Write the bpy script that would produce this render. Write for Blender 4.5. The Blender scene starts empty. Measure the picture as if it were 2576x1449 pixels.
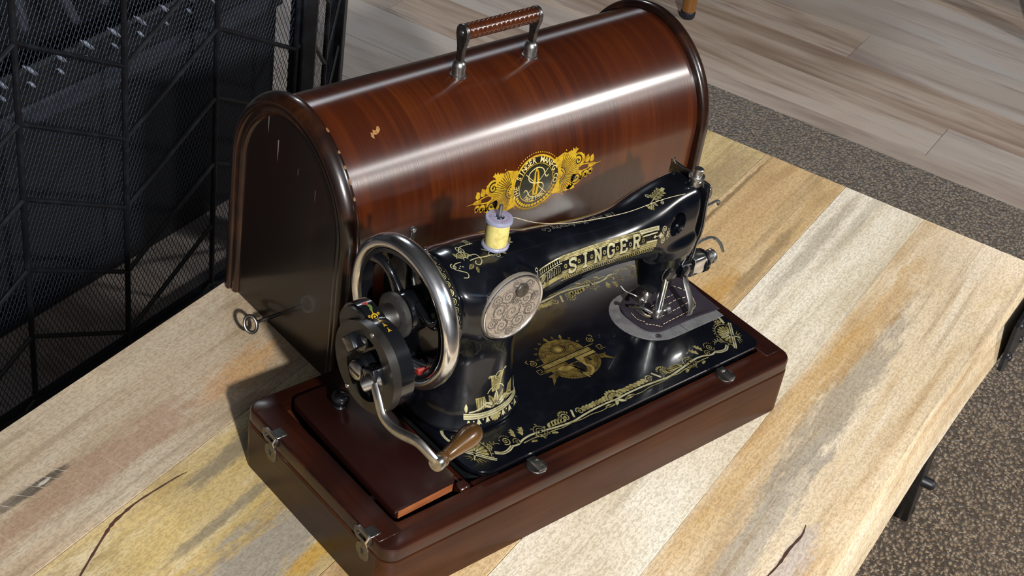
import bpy, bmesh, math, random
import numpy as np
from mathutils import Vector, Matrix
from mathutils.geometry import tessellate_polygon
random.seed(7)
R_ = math.radians
SC = bpy.context.scene
COL = SC.collection

# ------------------------------------------------------------------ camera
cam_d = bpy.data.cameras.new('camera')
cam_d.sensor_width = 36.0
cam_d.lens = 3858.95 / 2576 * 36.0
cam_d.clip_start = 0.02
cam = bpy.data.objects.new('camera', cam_d)
COL.objects.link(cam)
cam.location = (-0.49187, -0.56168, 0.83574)
cam.rotation_euler = (0.93933, -0.13498, -0.69366)
cam_d.dof.use_dof = False
SC.camera = cam

# ------------------------------------------------------------------ world, lights, exposure
world = bpy.data.worlds.new('world')
SC.world = world
world.use_nodes = True
bg = world.node_tree.nodes['Background']
bg.inputs[0].default_value = (0.62, 0.74, 1.0, 1)
bg.inputs[1].default_value = 0.02


def area_light(name, loc, target, sx, sy, power, col):
    d = bpy.data.lights.new(name, 'AREA')
    d.shape = 'RECTANGLE'
    d.size = sx
    d.size_y = sy
    d.energy = power
    d.color = col
    o = bpy.data.objects.new(name, d)
    COL.objects.link(o)
    o.location = loc
    o.rotation_euler = (Vector(target) - Vector(loc)).to_track_quat('-Z', 'Y').to_euler()
    return o


# the room lamp in front of the table
ld = bpy.data.lights.new('room_lamp', 'POINT')
ld.energy = 470
ld.color = (1.0, 0.965, 0.92)
ld.shadow_soft_size = 0.05
lo = bpy.data.objects.new('room_lamp', ld)
COL.objects.link(lo)
lo.location = (-0.78, -2.06, 1.58)
# lamp at the right of the room
area_light('side_lamp', (2.55, -1.70, 1.90), (0.5, 0.15, 0.0), 0.30, 0.17, 50, (1.0, 0.97, 0.93))
# cool fill light added above the camera, not a lamp of the room
area_light('ceiling_fill', (0.6, -1.7, 1.99), (0.6, -1.3, -0.4), 1.5, 1.0, 6, (0.50, 0.74, 1.0))

# daylight falling on the far part of the floor
area_light('far_ceiling_light', (1.5, 2.7, 1.99), (1.5, 1.9, -0.47), 0.7, 0.5, 26, (0.86, 0.93, 1.0))

SC.cycles.max_bounces = 4
SC.cycles.diffuse_bounces = 2
SC.cycles.glossy_bounces = 3
SC.cycles.transmission_bounces = 2
SC.cycles.caustics_reflective = False
SC.cycles.caustics_refractive = False
vs = SC.view_settings
vs.view_transform = 'Standard'
vs.look = 'None'
vs.gamma = 1.0
vs.exposure = 0.0
vs.use_curve_mapping = False


# ------------------------------------------------------------------ materials
class NT:
    def __init__(s, name):
        s.m = bpy.data.materials.new(name)
        s.m.use_nodes = True
        s.t = s.m.node_tree
        s.b = s.t.nodes['Principled BSDF']

    def n(s, typ, **kw):
        nd = s.t.nodes.new(typ)
        for k, v in kw.items():
            setattr(nd, k, v)
        return nd

    def l(s, a, b):
        s.t.links.new(a, b)

    def set(s, **kw):
        for k, v in kw.items():
            s.b.inputs[k.replace('_', ' ')].default_value = v
        return s

    def inp(s, sock, v):
        if isinstance(v, (int, float)):
            sock.default_value = v
        elif isinstance(v, tuple):
            sock.default_value = (*v, 1) if len(v) == 3 and sock.type == 'RGBA' else v
        else:
            s.l(v, sock)

    def mix(s, f, a, b, blend='MIX'):
        nd = s.n('ShaderNodeMix', data_type='RGBA', blend_type=blend)
        s.inp(nd.inputs[0], f)
        s.inp(nd.inputs[6], a)
        s.inp(nd.inputs[7], b)
        return nd.outputs[2]

    def math(s, op, a, b=0.0, c=0.0):
        nd = s.n('ShaderNodeMath', operation=op)
        s.inp(nd.inputs[0], a)
        s.inp(nd.inputs[1], b)
        s.inp(nd.inputs[2], c)
        return nd.outputs[0]

    def coord(s, which='Object'):
        return s.n('ShaderNodeTexCoord').outputs[which]

    def mapping(s, vec, scale=(1, 1, 1), loc=(0, 0, 0), rot=(0, 0, 0)):
        nd = s.n('ShaderNodeMapping')
        s.l(vec, nd.inputs[0])
        nd.inputs[1].default_value = loc
        nd.inputs[2].default_value = rot
        nd.inputs[3].default_value = scale
        return nd.outputs[0]

    def noise(s, vec, scale=1.0, detail=4.0, rough=0.55, dist=0.0):
        nd = s.n('ShaderNodeTexNoise')
        s.l(vec, nd.inputs['Vector'])
        nd.inputs['Scale'].default_value = scale
        nd.inputs['Detail'].default_value = detail
        nd.inputs['Roughness'].default_value = rough
        nd.inputs['Distortion'].default_value = dist
        return nd.outputs[0]

    def voro(s, vec, scale=1.0, feature='F1', rnd=1.0):
        nd = s.n('ShaderNodeTexVoronoi', feature=feature)
        s.l(vec, nd.inputs['Vector'])
        nd.inputs['Scale'].default_value = scale
        nd.inputs['Randomness'].default_value = rnd
        return nd.outputs[0]

    def ramp(s, f, stops):
        nd = s.n('ShaderNodeValToRGB')
        els = nd.color_ramp.elements
        while len(els) < len(stops):
            els.new(0.5)
        for e, (p, c) in zip(els, stops):
            e.position = p
            e.color = (*c, 1) if len(c) == 3 else c
        s.inp(nd.inputs[0], f)
        return nd.outputs[0]

    def step(s, v, lo, hi):
        nd = s.n('ShaderNodeMapRange')
        nd.interpolation_type = 'SMOOTHSTEP'
        s.inp(nd.inputs[0], v)
        nd.inputs[1].default_value = lo
        nd.inputs[2].default_value = hi
        return nd.outputs[0]

    def bump(s, h, strength=0.3, dist=0.001, normal=None):
        nd = s.n('ShaderNodeBump')
        nd.inputs['Strength'].default_value = strength
        nd.inputs['Distance'].default_value = dist
        s.l(h, nd.inputs['Height'])
        if normal is not None:
            s.l(normal, nd.inputs['Normal'])
        return nd.outputs[0]

    def out(s, col=None, rough=None, normal=None, metal=None):
        if col is not None:
            s.inp(s.b.inputs['Base Color'], col)
        if rough is not None:
            s.inp(s.b.inputs['Roughness'], rough)
        if metal is not None:
            s.inp(s.b.inputs['Metallic'], metal)
        if normal is not None:
            s.l(normal, s.b.inputs['Normal'])
        return s.m


def srgb(r, g, b):
    f = lambda c: (c / 255 / 12.92) if c / 255 <= 0.04045 else ((c / 255 + 0.055) / 1.055) ** 2.4
    return (f(r), f(g), f(b))


def simple(name, col, rough=0.5, metal=0.0, coat=0.0, coat_r=0.05, spec=0.5):
    k = NT(name)
    k.set(Roughness=rough, Metallic=metal, Coat_Weight=coat, Coat_Roughness=coat_r, Specular_IOR_Level=spec)
    k.b.inputs['Base Color'].default_value = (*col, 1)
    return k.m


def worn(name, col, col2, rough=0.4, metal=0.0, scale=60, coat=0.0, lo=0.45, hi=0.7, bump=0.0, bscale=400):
    k = NT(name)
    co = k.coord()
    nz = k.noise(co, scale, 3, 0.6)
    f = k.step(nz, lo, hi)
    k.set(Coat_Weight=coat, Coat_Roughness=0.08)
    nm = None
    if bump:
        nm = k.bump(k.noise(co, bscale, 4), bump, 0.0005)
    return k.out(k.mix(f, col, col2), k.math('ADD', k.math('MULTIPLY', nz, 0.25), rough - 0.12), nm, metal)


# black japanned enamel
def enamel():
    k = NT('black_enamel')
    co = k.coord()
    nz = k.noise(co, 55, 3, 0.62)
    c = k.mix(k.step(nz, 0.45, 0.8), (0.0020, 0.0026, 0.0048), (0.0050, 0.0064, 0.0105))
    k.set(Coat_Weight=0.35, Coat_Roughness=0.05, Specular_IOR_Level=0.35)
    return k.out(c, k.math('ADD', k.math('MULTIPLY', nz, 0.16), 0.11))


M_ENAMEL = enamel()
M_BLACK_GLOSS = simple('black_gloss_paint', (0.004, 0.0045, 0.006), 0.16, 0, 0.5)
M_BLACK_MATT = simple('black_matt_metal', (0.006, 0.007, 0.009), 0.5)
M_GUNMETAL = worn('dark_worn_metal', (0.016, 0.014, 0.012), (0.008, 0.007, 0.0065), 0.36, 0.1, 90)
M_CHROME = worn('worn_nickel', (0.80, 0.81, 0.83), (0.68, 0.68, 0.69), 0.19, 1.0, 120)
M_STEEL = worn('brushed_steel', (0.46, 0.45, 0.44), (0.34, 0.33, 0.32), 0.30, 1.0, 200)
M_DARK_STEEL = worn('tarnished_steel', (0.20, 0.19, 0.18), (0.10, 0.095, 0.09), 0.36, 1.0, 180)
M_PLATE = worn('dull_steel_plate', (0.20, 0.20, 0.205), (0.15, 0.15, 0.155), 0.38, 0.35, 160)


def gold(name, a, b, rough=0.38, metal=0.55):
    k = NT(name)
    co = k.coord()
    f = k.step(k.noise(co, 140, 2, 0.65), 0.42, 0.66)
    return k.out(k.mix(f, a, b), rough, None, metal)


M_GOLD = gold('gilt_decal', srgb(176, 166, 112), srgb(124, 114, 68))
M_GOLD_PALE = gold('pale_gilt_decal', srgb(206, 200, 160), srgb(176, 168, 122))
M_GOLD_DULL = gold('dull_gilt_decal', srgb(116, 98, 48), srgb(80, 66, 32))
M_GOLD_YELLOW = gold('yellow_gilt_decal', srgb(204, 166, 38), srgb(168, 126, 26), 0.4, 0.3)
M_DECAL_BLACK = simple('black_decal_ink', (0.004, 0.004, 0.005), 0.3, 0, 0.3)
M_DECAL_BROWN = simple('brown_decal_ink', (0.03, 0.010, 0.003), 0.35, 0, 0.3)


def wood_gloss(name, dark, mid, light, axis='x', grain=420, coat=0.75, rough=0.32, bumpy=0.22, broad=9.0, streak=0.0, coat_r=0.12, aniso=0.0, tone=0.50, spec=0.3):
    """Varnished wood: fine grain lines run along `axis`."""
    dark, mid, light = ([c_ * tone for c_ in q] for q in (dark, mid, light))
    dark, mid, light = tuple(dark), tuple(mid), tuple(light)
    k = NT(name)
    co = k.coord()
    along, across = 6.0, grain
    sc = {'x': (along, across, across), 'y': (across, along, across), 'z': (across, across, along),
          'yz': (across, along, along)}[axis]
    fine = k.noise(k.mapping(co, sc), 1.0, 2, 0.62)
    sc2 = tuple(v / 7 for v in sc)
    mid_n = k.noise(k.mapping(co, sc2, (3.1, 1.7, 0.4)), 1.0, 3, 0.55, 0.3)
    big = k.noise(k.mapping(co, (broad, broad, broad), (5, 2, 1)), 1.0, 3, 0.5)
    c = k.ramp(k.math('ADD', k.math('MULTIPLY', mid_n, 0.55), k.math('MULTIPLY', big, 0.45)),
               [(0.33, dark), (0.5, mid), (0.68, light)])
    c = k.mix(k.math('MULTIPLY', k.step(fine, 0.42, 0.62), 0.34), c, dark)
    k.set(Coat_Weight=coat, Coat_Roughness=coat_r, Coat_IOR=1.5, Specular_IOR_Level=spec)
    if aniso:
        k.set(Anisotropic=aniso, Specular_IOR_Level=0.8)
        cx = k.n('ShaderNodeCombineXYZ')
        cx.inputs[0].default_value = 1.0
        k.l(cx.outputs[0], k.b.inputs['Tangent'])
    nb = k.bump(fine, bumpy, 0.0006)
    if coat:
        pass
    return k.out(c, rough, nb)


MAH_D, MAH_M, MAH_L = srgb(44, 14, 6), srgb(92, 36, 14), srgb(128, 58, 22)
M_BARREL = wood_gloss('mahogany_veneer', srgb(74, 27, 9), srgb(98, 41, 13), srgb(124, 57, 17), 'yz', 700, 0.45, 0.34, 0.3, 7, coat_r=0.17, aniso=1.0, tone=0.39)
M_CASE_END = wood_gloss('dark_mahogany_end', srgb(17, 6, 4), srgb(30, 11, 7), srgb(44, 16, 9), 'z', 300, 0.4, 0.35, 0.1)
M_MOULDING = wood_gloss('dark_moulding', srgb(22, 9, 5), srgb(42, 19, 10), srgb(78, 42, 20), 'z', 200, 0.7, 0.3, 0.15, 40, coat_r=0.14)
M_BASE = wood_gloss('mahogany_base', srgb(46, 22, 11), srgb(70, 38, 20), srgb(88, 50, 27), 'x', 260, 0.25, 0.4, 0.14, 12, coat_r=0.2, tone=0.66, spec=0.15)
M_BASE_SIDE = wood_gloss('mahogany_base_side', srgb(36, 17, 10), srgb(58, 28, 17), srgb(76, 38, 23), 'y', 260, 0.2, 0.4, 0.14, 12, coat_r=0.2)
M_RIM = wood_gloss('mahogany_rim', srgb(28, 9, 5), srgb(54, 20, 10), srgb(84, 38, 16), 'x', 300, 0.5, 0.36, 0.14, 16, coat_r=0.2)
M_RIM_Y = wood_gloss('mahogany_rim_side', srgb(28, 9, 6), srgb(52, 19, 10), srgb(80, 35, 16), 'y', 300, 0.5, 0.36, 0.14, 16, coat_r=0.2)
M_LID = wood_gloss('dark_red_lid', srgb(36, 12, 9), srgb(48, 17, 12), srgb(60, 22, 14), 'y', 240, 0.5, 0.38, 0.12, 10, coat_r=0.22)
M_RAW_EDGE = wood_gloss('raw_wood_edge', srgb(96, 48, 24), srgb(140, 78, 42), srgb(170, 104, 62), 'x', 300, 0.0, 0.6, 0.2, 60, tone=0.8)
M_INSIDE = simple('dark_box_inside', srgb(22, 12, 8), 0.8)
M_GRIP = wood_gloss('ribbed_grip_wood', srgb(52, 20, 7), srgb(92, 42, 14), srgb(128, 66, 22), 'x', 200, 0.9, 0.25, 0.1, 60, coat_r=0.05, tone=0.5)
M_KNOBWOOD = wood_gloss('crank_knob_wood', srgb(64, 40, 18), srgb(98, 66, 32), srgb(132, 94, 50), 'x', 300, 0.7, 0.3, 0.12, 40, coat_r=0.1)
M_CHIP = worn('bare_chipped_wood', srgb(150, 108, 58), srgb(118, 78, 38), 0.6, 0, 300)
M_KNOCK = worn('knocked_wood', srgb(112, 78, 48), srgb(72, 46, 28), 0.6, 0, 300)


# ------------------------------------------------------------------ mesh helpers
def link(o, parent=None):
    COL.objects.link(o)
    if parent is not None:
        o.parent = parent
    return o


def tag(o, label=None, cat=None, group=None, kind=None):
    if label:
        o['label'] = label
    if cat:
        o['category'] = cat
    if group:
        o['group'] = group
    if kind:
        o['kind'] = kind
    return o


def empty(name, loc=(0, 0, 0), rz=0.0):
    o = bpy.data.objects.new(name, None)
    o.empty_display_size = 0.02
    o.location = loc
    o.rotation_euler = (0, 0, rz)
    return link(o)


def pymesh(name, verts, faces, mat, parent=None, smooth=True, loc=None, angle=40):
    me = bpy.data.meshes.new(name)
    me.from_pydata([tuple(v) for v in verts], [], [tuple(f) for f in faces])
    me.update()
    return finish(name, me, mat, parent, smooth, loc, angle)


def finish(name, me, mat, parent=None, smooth=True, loc=None, angle=40):
    if mat is not None and not me.materials:
        me.materials.append(mat)
    o = bpy.data.objects.new(name, me)
    link(o, parent)
    if loc is not None:
        o.location = loc
    if smooth:
        me.shade_smooth() if hasattr(me, 'shade_smooth') else None
        try:
            me.set_sharp_from_angle(angle=R_(angle))
        except Exception:
            pass
    return o


def bmobj(name, bm, mat, parent=None, smooth=True, loc=None, angle=40):
    bmesh.ops.recalc_face_normals(bm, faces=bm.faces)
    me = bpy.data.meshes.new(name)
    bm.to_mesh(me)
    bm.free()
    return finish(name, me, mat, parent, smooth, loc, angle)


def bm_box(bm, x0, x1, y0, y1, z0, z1, bev=0.0, seg=2, M=None):
    r = bmesh.ops.create_cube(bm, size=1.0)
    vs_ = r['verts']
    for v in vs_:
        v.co = Vector(((x0 + x1) / 2 + v.co.x * (x1 - x0), (y0 + y1) / 2 + v.co.y * (y1 - y0), (z0 + z1) / 2 + v.co.z * (z1 - z0)))
    es = list({e for v in vs_ for e in v.link_edges})
    if bev:
        res = bmesh.ops.bevel(bm, geom=es, offset=bev, segments=seg, affect='EDGES', profile=0.5)
        vs_ = list({v for f in res['faces'] for v in f.verts} | {v for v in vs_ if v.is_valid})
    if M is not None:
        bmesh.ops.transform(bm, matrix=M, verts=[v for v in vs_ if v.is_valid])
    return vs_


def box(name, x0, x1, y0, y1, z0, z1, mat, parent=None, bev=0.0, seg=2, M=None):
    bm = bmesh.new()
    bm_box(bm, x0, x1, y0, y1, z0, z1, bev, seg, M)
    return bmobj(name, bm, mat, parent)


def frame_from(d, up=(0, 0, 1)):
    d = Vector(d).normalized()
    u = Vector(up)
    if abs(d.dot(u)) > 0.98:
        u = Vector((1, 0, 0))
    a = u.cross(d).normalized()
    b = d.cross(a)
    return d, a, b


def bm_tube(bm, pts, rad, n=10, closed=False, cap=True, sx=1.0, sy=1.0, up=(0, 0, 1)):
    """Tube along pts; rad is a number or a list. Parallel-transported frame."""
    pts = [Vector(p) for p in pts]
    m = len(pts)
    rr = rad if isinstance(rad, (list, tuple)) else [rad] * m
    rings = []
    a = None
    for i in range(m):
        if closed:
            t = (pts[(i + 1) % m] - pts[i - 1]).normalized()
        else:
            t = (pts[min(i + 1, m - 1)] - pts[max(i - 1, 0)]).normalized()
        if a is None:
            _, a, b = frame_from(t, up)
        else:
            a = (a - t * a.dot(t)).normalized()
            b = t.cross(a)
        rings.append([bm.verts.new(pts[i] + a * (math.cos(2 * math.pi * j / n) * rr[i] * sx) + b * (math.sin(2 * math.pi * j / n) * rr[i] * sy)) for j in range(n)])
    for i in range(m if closed else m - 1):
        A, B = rings[i], rings[(i + 1) % m]
        for j in range(n):
            bm.faces.new((A[j], A[(j + 1) % n], B[(j + 1) % n], B[j]))
    if cap and not closed:
        bm.faces.new(rings[0][::-1])
        bm.faces.new(rings[-1])


def tube(name, pts, rad, mat, parent=None, n=12, closed=False, sx=1.0, sy=1.0, up=(0, 0, 1)):
    bm = bmesh.new()
    bm_tube(bm, pts, rad, n, closed, True, sx, sy, up)
    return bmobj(name, bm, mat, parent)


def bm_lathe(bm, prof, origin=(0, 0, 0), axis=(0, 0, 1), n=32, up=(0, 0, 1)):
    """prof: list of (radius, height along axis)."""
    d, a, b = frame_from(axis, up)
    o = Vector(origin)
    rings = []
    for r, h in prof:
        if r < 1e-7:
            rings.append([bm.verts.new(o + d * h)])
        else:
            rings.append([bm.verts.new(o + d * h + (a * math.cos(2 * math.pi * j / n) + b * math.sin(2 * math.pi * j / n)) * r) for j in range(n)])
    for A, B in zip(rings, rings[1:]):
        for j in range(n):
            k = (j + 1) % n
            if len(A) == 1 and len(B) == 1:
                continue
            if len(A) == 1:
                bm.faces.new((A[0], B[j], B[k]))
            elif len(B) == 1:
                bm.faces.new((A[j], A[k], B[0]))
            else:
                bm.faces.new((A[j], A[k], B[k], B[j]))
    if len(rings[0]) > 1:
        bm.faces.new(rings[0][::-1])
    if len(rings[-1]) > 1:
        bm.faces.new(rings[-1])


def lathe(name, prof, mat, parent=None, origin=(0, 0, 0), axis=(0, 0, 1), n=32, angle=40):
    bm = bmesh.new()
    bm_lathe(bm, prof, origin, axis, n)
    return bmobj(name, bm, mat, parent, angle=angle)


def rrect(x0, x1, y0, y1, r, seg=8):
    """Rounded rectangle outline, counter-clockwise; r may be a list for (x0y0, x1y0, x1y1, x0y1)."""
    rs = r if isinstance(r, (list, tuple)) else [r] * 4
    out = []
    for (cx, cy, a0), q in zip(((x0, y0, 180), (x1, y0, 270), (x1, y1, 0), (x0, y1, 90)), rs):
        px = cx + (q if cx == x0 else -q)
        py = cy + (q if cy == y0 else -q)
        for i in range(seg + 1):
            a = R_(a0 + 90 * i / seg)
            out.append((px + q * math.cos(a), py + q * math.sin(a)))
    return out


def bm_prism(bm, outline, z0, z1, bev=0.0, seg=2, M=None, bev_bottom=False):
    lo_ = [bm.verts.new((x, y, z0)) for x, y in outline]
    hi_ = [bm.verts.new((x, y, z1)) for x, y in outline]
    n = len(outline)
    sides = [bm.faces.new((lo_[i], lo_[(i + 1) % n], hi_[(i + 1) % n], hi_[i])) for i in range(n)]
    top = bm.faces.new(hi_)
    bot = bm.faces.new(lo_[::-1])
    allv = lo_ + hi_
    if bev:
        es = list(top.edges) + (list(bot.edges) if bev_bottom else [])
        res = bmesh.ops.bevel(bm, geom=es, offset=bev, segments=seg, affect='EDGES', profile=0.5)
        allv = list({v for v in allv if v.is_valid} | {v for f in res['faces'] for v in f.verts})
    if M is not None:
        bmesh.ops.transform(bm, matrix=M, verts=allv)
    return allv


def prism(name, outline, z0, z1, mat, parent=None, bev=0.0, seg=2, M=None, bev_bottom=False, angle=40):
    bm = bmesh.new()
    bm_prism(bm, outline, z0, z1, bev, seg, M, bev_bottom)
    return bmobj(name, bm, mat, parent, angle=angle)


def ring_prism(name, outer, inner, z0, z1, mat, parent=None, M=None, angle=40, inset=0.0):
    """Frame between two outlines with the same number of points; small chamfer at the outer top."""
    n = len(outer)
    loops = []
    cx = sum(p[0] for p in outer) / n
    cy = sum(p[1] for p in outer) / n

    def shrink(o, d):
        res = []
        for x, y in o:
            res.append((x - math.copysign(min(d, abs(x - cx)), x - cx), y - math.copysign(min(d, abs(y - cy)), y - cy)))
        return res
    V = []
    if inset:
        sets = [(outer, z0), (outer, z1 - inset), (shrink(outer, inset * 0.3), z1 - inset * 0.3), (shrink(outer, inset), z1), (inner, z1), (inner, z0)]
    else:
        sets = [(outer, z0), (outer, z1), (inner, z1), (inner, z0)]
    for o, z in sets:
        V += [(x, y, z) for x, y in o]
    F = []
    m = len(sets)
    for s in range(m):
        for i in range(n):
            j = (i + 1) % n
            F.append((s * n + i, s * n + j, ((s + 1) % m) * n + j, ((s + 1) % m) * n + i))
    if M is not None:
        V = [tuple(M @ Vector(v)) for v in V]
    return pymesh(name, V, F, mat, parent, True, None, angle)


AX_X = Matrix(((0, 0, 1, 0), (1, 0, 0, 0), (0, 1, 0, 0), (0, 0, 0, 1)))   # outline (a, b) -> (y, z), height -> x
AX_Y = Matrix(((1, 0, 0, 0), (0, 0, -1, 0), (0, 1, 0, 0), (0, 0, 0, 1)))  # outline (a, b) -> (x, z), height -> -y


def circ(cx, cy, r, n=48):
    return [(cx + r * math.cos(2 * math.pi * i / n), cy + r * math.sin(2 * math.pi * i / n)) for i in range(n)]


def smooth_path(pts, k=6):
    """Catmull-Rom through pts."""
    P = [Vector(p) for p in pts]
    P = [P[0] * 2 - P[1]] + P + [P[-1] * 2 - P[-2]]
    out = []
    for i in range(1, len(P) - 2):
        a, b, c, d = P[i - 1], P[i], P[i + 1], P[i + 2]
        for j in range(k):
            t = j / k
            out.append(0.5 * ((2 * b) + (c - a) * t + (2 * a - 5 * b + 4 * c - d) * t * t + (3 * b - a - 3 * c + d) * t ** 3))
    out.append(P[-2])
    return out


# ------------------------------------------------------------------ setting: floor, rug, table
TH = 0.32067          # the table's long axis against the sewing machine's
FZ = -0.47            # floor level; the table top is at 0


def plank_floor_mat():
    k = NT('grey_vinyl_plank')
    co = k.coord()
    oi = k.n('ShaderNodeObjectInfo').outputs['Random']
    off = k.n('ShaderNodeCombineXYZ')
    k.l(k.math('MULTIPLY', oi, 37.0), off.inputs[0])
    k.l(k.math('MULTIPLY', oi, 91.0), off.inputs[1])
    va = k.n('ShaderNodeVectorMath', operation='ADD')
    k.l(co, va.inputs[0])
    k.l(off.outputs[0], va.inputs[1])
    v = va.outputs[0]
    g1 = k.noise(k.mapping(v, (60, 5, 60)), 1, 3, 0.6, 0.3)
    g2 = k.noise(k.mapping(v, (16, 1.6, 16)), 1, 3, 0.55, 0.8)
    g3 = k.noise(k.mapping(v, (300, 14, 300)), 1, 3, 0.6)
    c = k.ramp(g2, [(0.30, srgb(138, 117, 102)), (0.45, srgb(170, 152, 137)), (0.58, srgb(186, 171, 158)), (0.75, srgb(180, 173, 167))])
    c = k.mix(k.math('MULTIPLY', k.step(g1, 0.52, 0.70), 0.55), c, srgb(124, 104, 93))
    c = k.mix(k.math('MULTIPLY', k.step(g3, 0.5, 0.7), 0.22), c, srgb(110, 97, 89))
    c = k.mix(k.math('MULTIPLY', k.step(oi, 0.2, 0.9), 0.4), c, srgb(172, 171, 171))
    return k.out(c, 0.45)


M_FLOORPLANK = plank_floor_mat()
floor = box('floor', -4.5, 8.5, -5.5, 6.5, FZ - 0.03, FZ - 0.0016, simple('dark_subfloor', srgb(58, 50, 45), 0.8))
floor.rotation_euler = (0, 0, TH)
tag(floor, kind='structure')
pw, pl = 0.129, 1.22
meshes = {}
i = 0
t0 = 1.825 - 24 * pw
for c in range(43):
    ta = t0 + c * pw
    sh = {24: 0.077, 23: 0.52, 25: 0.66, 26: 0.33}.get(c, (c * 0.437) % 1.22)
    for r in range(-3, 4):
        n0_, n1_ = sh + r * pl, sh + (r + 1) * pl
        n0_, n1_ = max(n0_, -1.85), min(n1_, 3.3)
        if n1_ - n0_ < 0.05 or ta + pw > 4.15:
            continue
        if ta + pw < 1.74 and n1_ < 0.55:
            continue            # wholly under the rug
        if ta < -1.5:
            continue
        bm = bmesh.new()
        bm_box(bm, ta + 0.0005, ta + pw - 0.0005, n0_ + 0.0005, n1_ - 0.0005, FZ - 0.0050, FZ, 0.0, 1)
        o = bmobj('plank', bm, M_FLOORPLANK, floor)


M_WALL = worn('grey_wall_paint', srgb(84, 85, 88), srgb(78, 79, 82), 0.7, 0, 8)
M_CEIL = simple('white_ceiling', srgb(98, 101, 106), 0.8)
RX0, RX1, RY0, RY1, RZ1 = -2.4, 5.6, -3.0, 5.6, 2.03
for nm, b_ in (('wall_front', (RX0, RX1, RY0 - 0.1, RY0, FZ, RZ1)), ('wall_back', (RX0, RX1, RY1, RY1 + 0.1, FZ, RZ1)),
               ('wall_left', (RX0 - 0.1, RX0, RY0, RY1, FZ, RZ1)), ('wall_right', (RX1, RX1 + 0.1, RY0, RY1, FZ, RZ1))):
    tag(box(nm, *b_, M_WALL), kind='structure')
tag(box('ceiling', RX0 - 0.1, RX1 + 0.1, RY0 - 0.1, RY1 + 0.1, RZ1, RZ1 + 0.1, M_CEIL), kind='structure')


def carpet_mat():
    k = NT('brown_loop_carpet')
    co = k.coord()
    wob = k.n('ShaderNodeVectorMath', operation='MULTIPLY_ADD')
    nd = k.n('ShaderNodeTexNoise')
    k.l(co, nd.inputs['Vector'])
    nd.inputs['Scale'].default_value = 60
    k.l(nd.outputs[1], wob.inputs[0])
    wob.inputs[1].default_value = (0.006, 0.006, 0.006)
    k.l(co, wob.inputs[2])
    v = k.voro(k.mapping(wob.outputs[0], (1, 1.35, 1)), 135)
    v2 = k.noise(co, 210, 2, 0.6)
    n3 = k.noise(co, 7, 1)
    c = k.ramp(k.math('ADD', k.math('MULTIPLY', v, 0.75), k.math('MULTIPLY', v2, 0.45)),
               [(0.20, srgb(176, 154, 125)), (0.42, srgb(120, 102, 81)), (0.62, srgb(60, 49, 38))])
    c = k.mix(k.math('MULTIPLY', k.step(v2, 0.56, 0.66), 0.55), c, srgb(196, 180, 154))
    c = k.mix(k.math('MULTIPLY', n3, 0.25), c, srgb(110, 96, 84))
    k.set(Specular_IOR_Level=0.1, Sheen_Weight=0.2)
    return k.out(c, 0.95, k.bump(k.math('SUBTRACT', 1.0, v), 0.5, 0.006))


rug = prism('rug', rrect(-1.1, 1.759, -1.6, 0.600, 0.01, 2), FZ, FZ + 0.009, carpet_mat(), None, 0.004, 2)
rug.rotation_euler = (0, 0, TH)
tag(rug, 'brown speckled loop-pile carpet beneath the wooden coffee table', 'carpet')


# table: five boards, each its own wood
def board_mat(name, c_dark, c_mid, c_light, seed, blobs=(), cross=0.35, along=5.0):
    k = NT(name)
    co = k.coord()
    v = k.mapping(co, (1, 1, 1), (seed * 1.37, seed * 0.71, 0))
    wav = k.noise(k.mapping(v, (3.2, 22, 22)), 1, 3, 0.55, 0.9)
    fine = k.noise(k.mapping(v, (26, 520, 300)), 1, 2, 0.6)
    mott = k.noise(k.mapping(v, (230, 520, 300)), 1, 2, 0.7, 0.8)
    saw = k.noise(k.mapping(v, (620, 26, 26)), 1, 2, 0.6)
    streak = k.noise(k.mapping(v, (2.2, 75, 75), (4, 1, 0)), 1, 3, 0.6, 0.0)
    c = k.ramp(wav, [(0.30, c_dark), (0.48, c_mid), (0.64, c_light)])
    sep = k.n('ShaderNodeSeparateXYZ')
    k.l(co, sep.inputs[0])
    X, Y = sep.outputs[0], sep.outputs[1]
    nx = k.math('MULTIPLY', k.math('SUBTRACT', k.noise(k.mapping(v, (24, 110, 110), (9, 3, 0)), 1, 5, 0.72, 0.0), 0.5), 3.0)
    for (bt, bn, rt, rn, col, amt, soft) in blobs:
        dx = k.math('DIVIDE', k.math('SUBTRACT', X, bt), rt)
        dy = k.math('DIVIDE', k.math('SUBTRACT', Y, bn), rn)
        d2 = k.math('SQRT', k.math('ADD', k.math('MULTIPLY', dx, dx), k.math('MULTIPLY', dy, dy)))
        d2 = k.math('ADD', d2, nx)
        f = k.step(d2, 1.0 + soft, 1.0 - soft)
        c = k.mix(k.math('MULTIPLY', f, amt), c, col)
    c = k.mix(k.math('MULTIPLY', k.step(streak, 0.56, 0.70), 0.40), c, k.mix(0.55, c_dark, srgb(96, 74, 50)))
    c = k.mix(k.math('MULTIPLY', k.step(mott, 0.46, 0.58), 0.62), c, k.mix(0.50, c, srgb(104, 84, 54)))
    c = k.mix(k.math('MULTIPLY', k.step(fine, 0.48, 0.64), 0.36), c, k.mix(0.35, c, srgb(100, 78, 48)))
    c = k.mix(k.math('MULTIPLY', k.step(saw, 0.52, 0.70), cross * 0.34), c, srgb(236, 226, 204))
    k.set(Specular_IOR_Level=0.35)
    return k.out(c, 0.52, k.bump(fine, 0.16, 0.0008))


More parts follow.
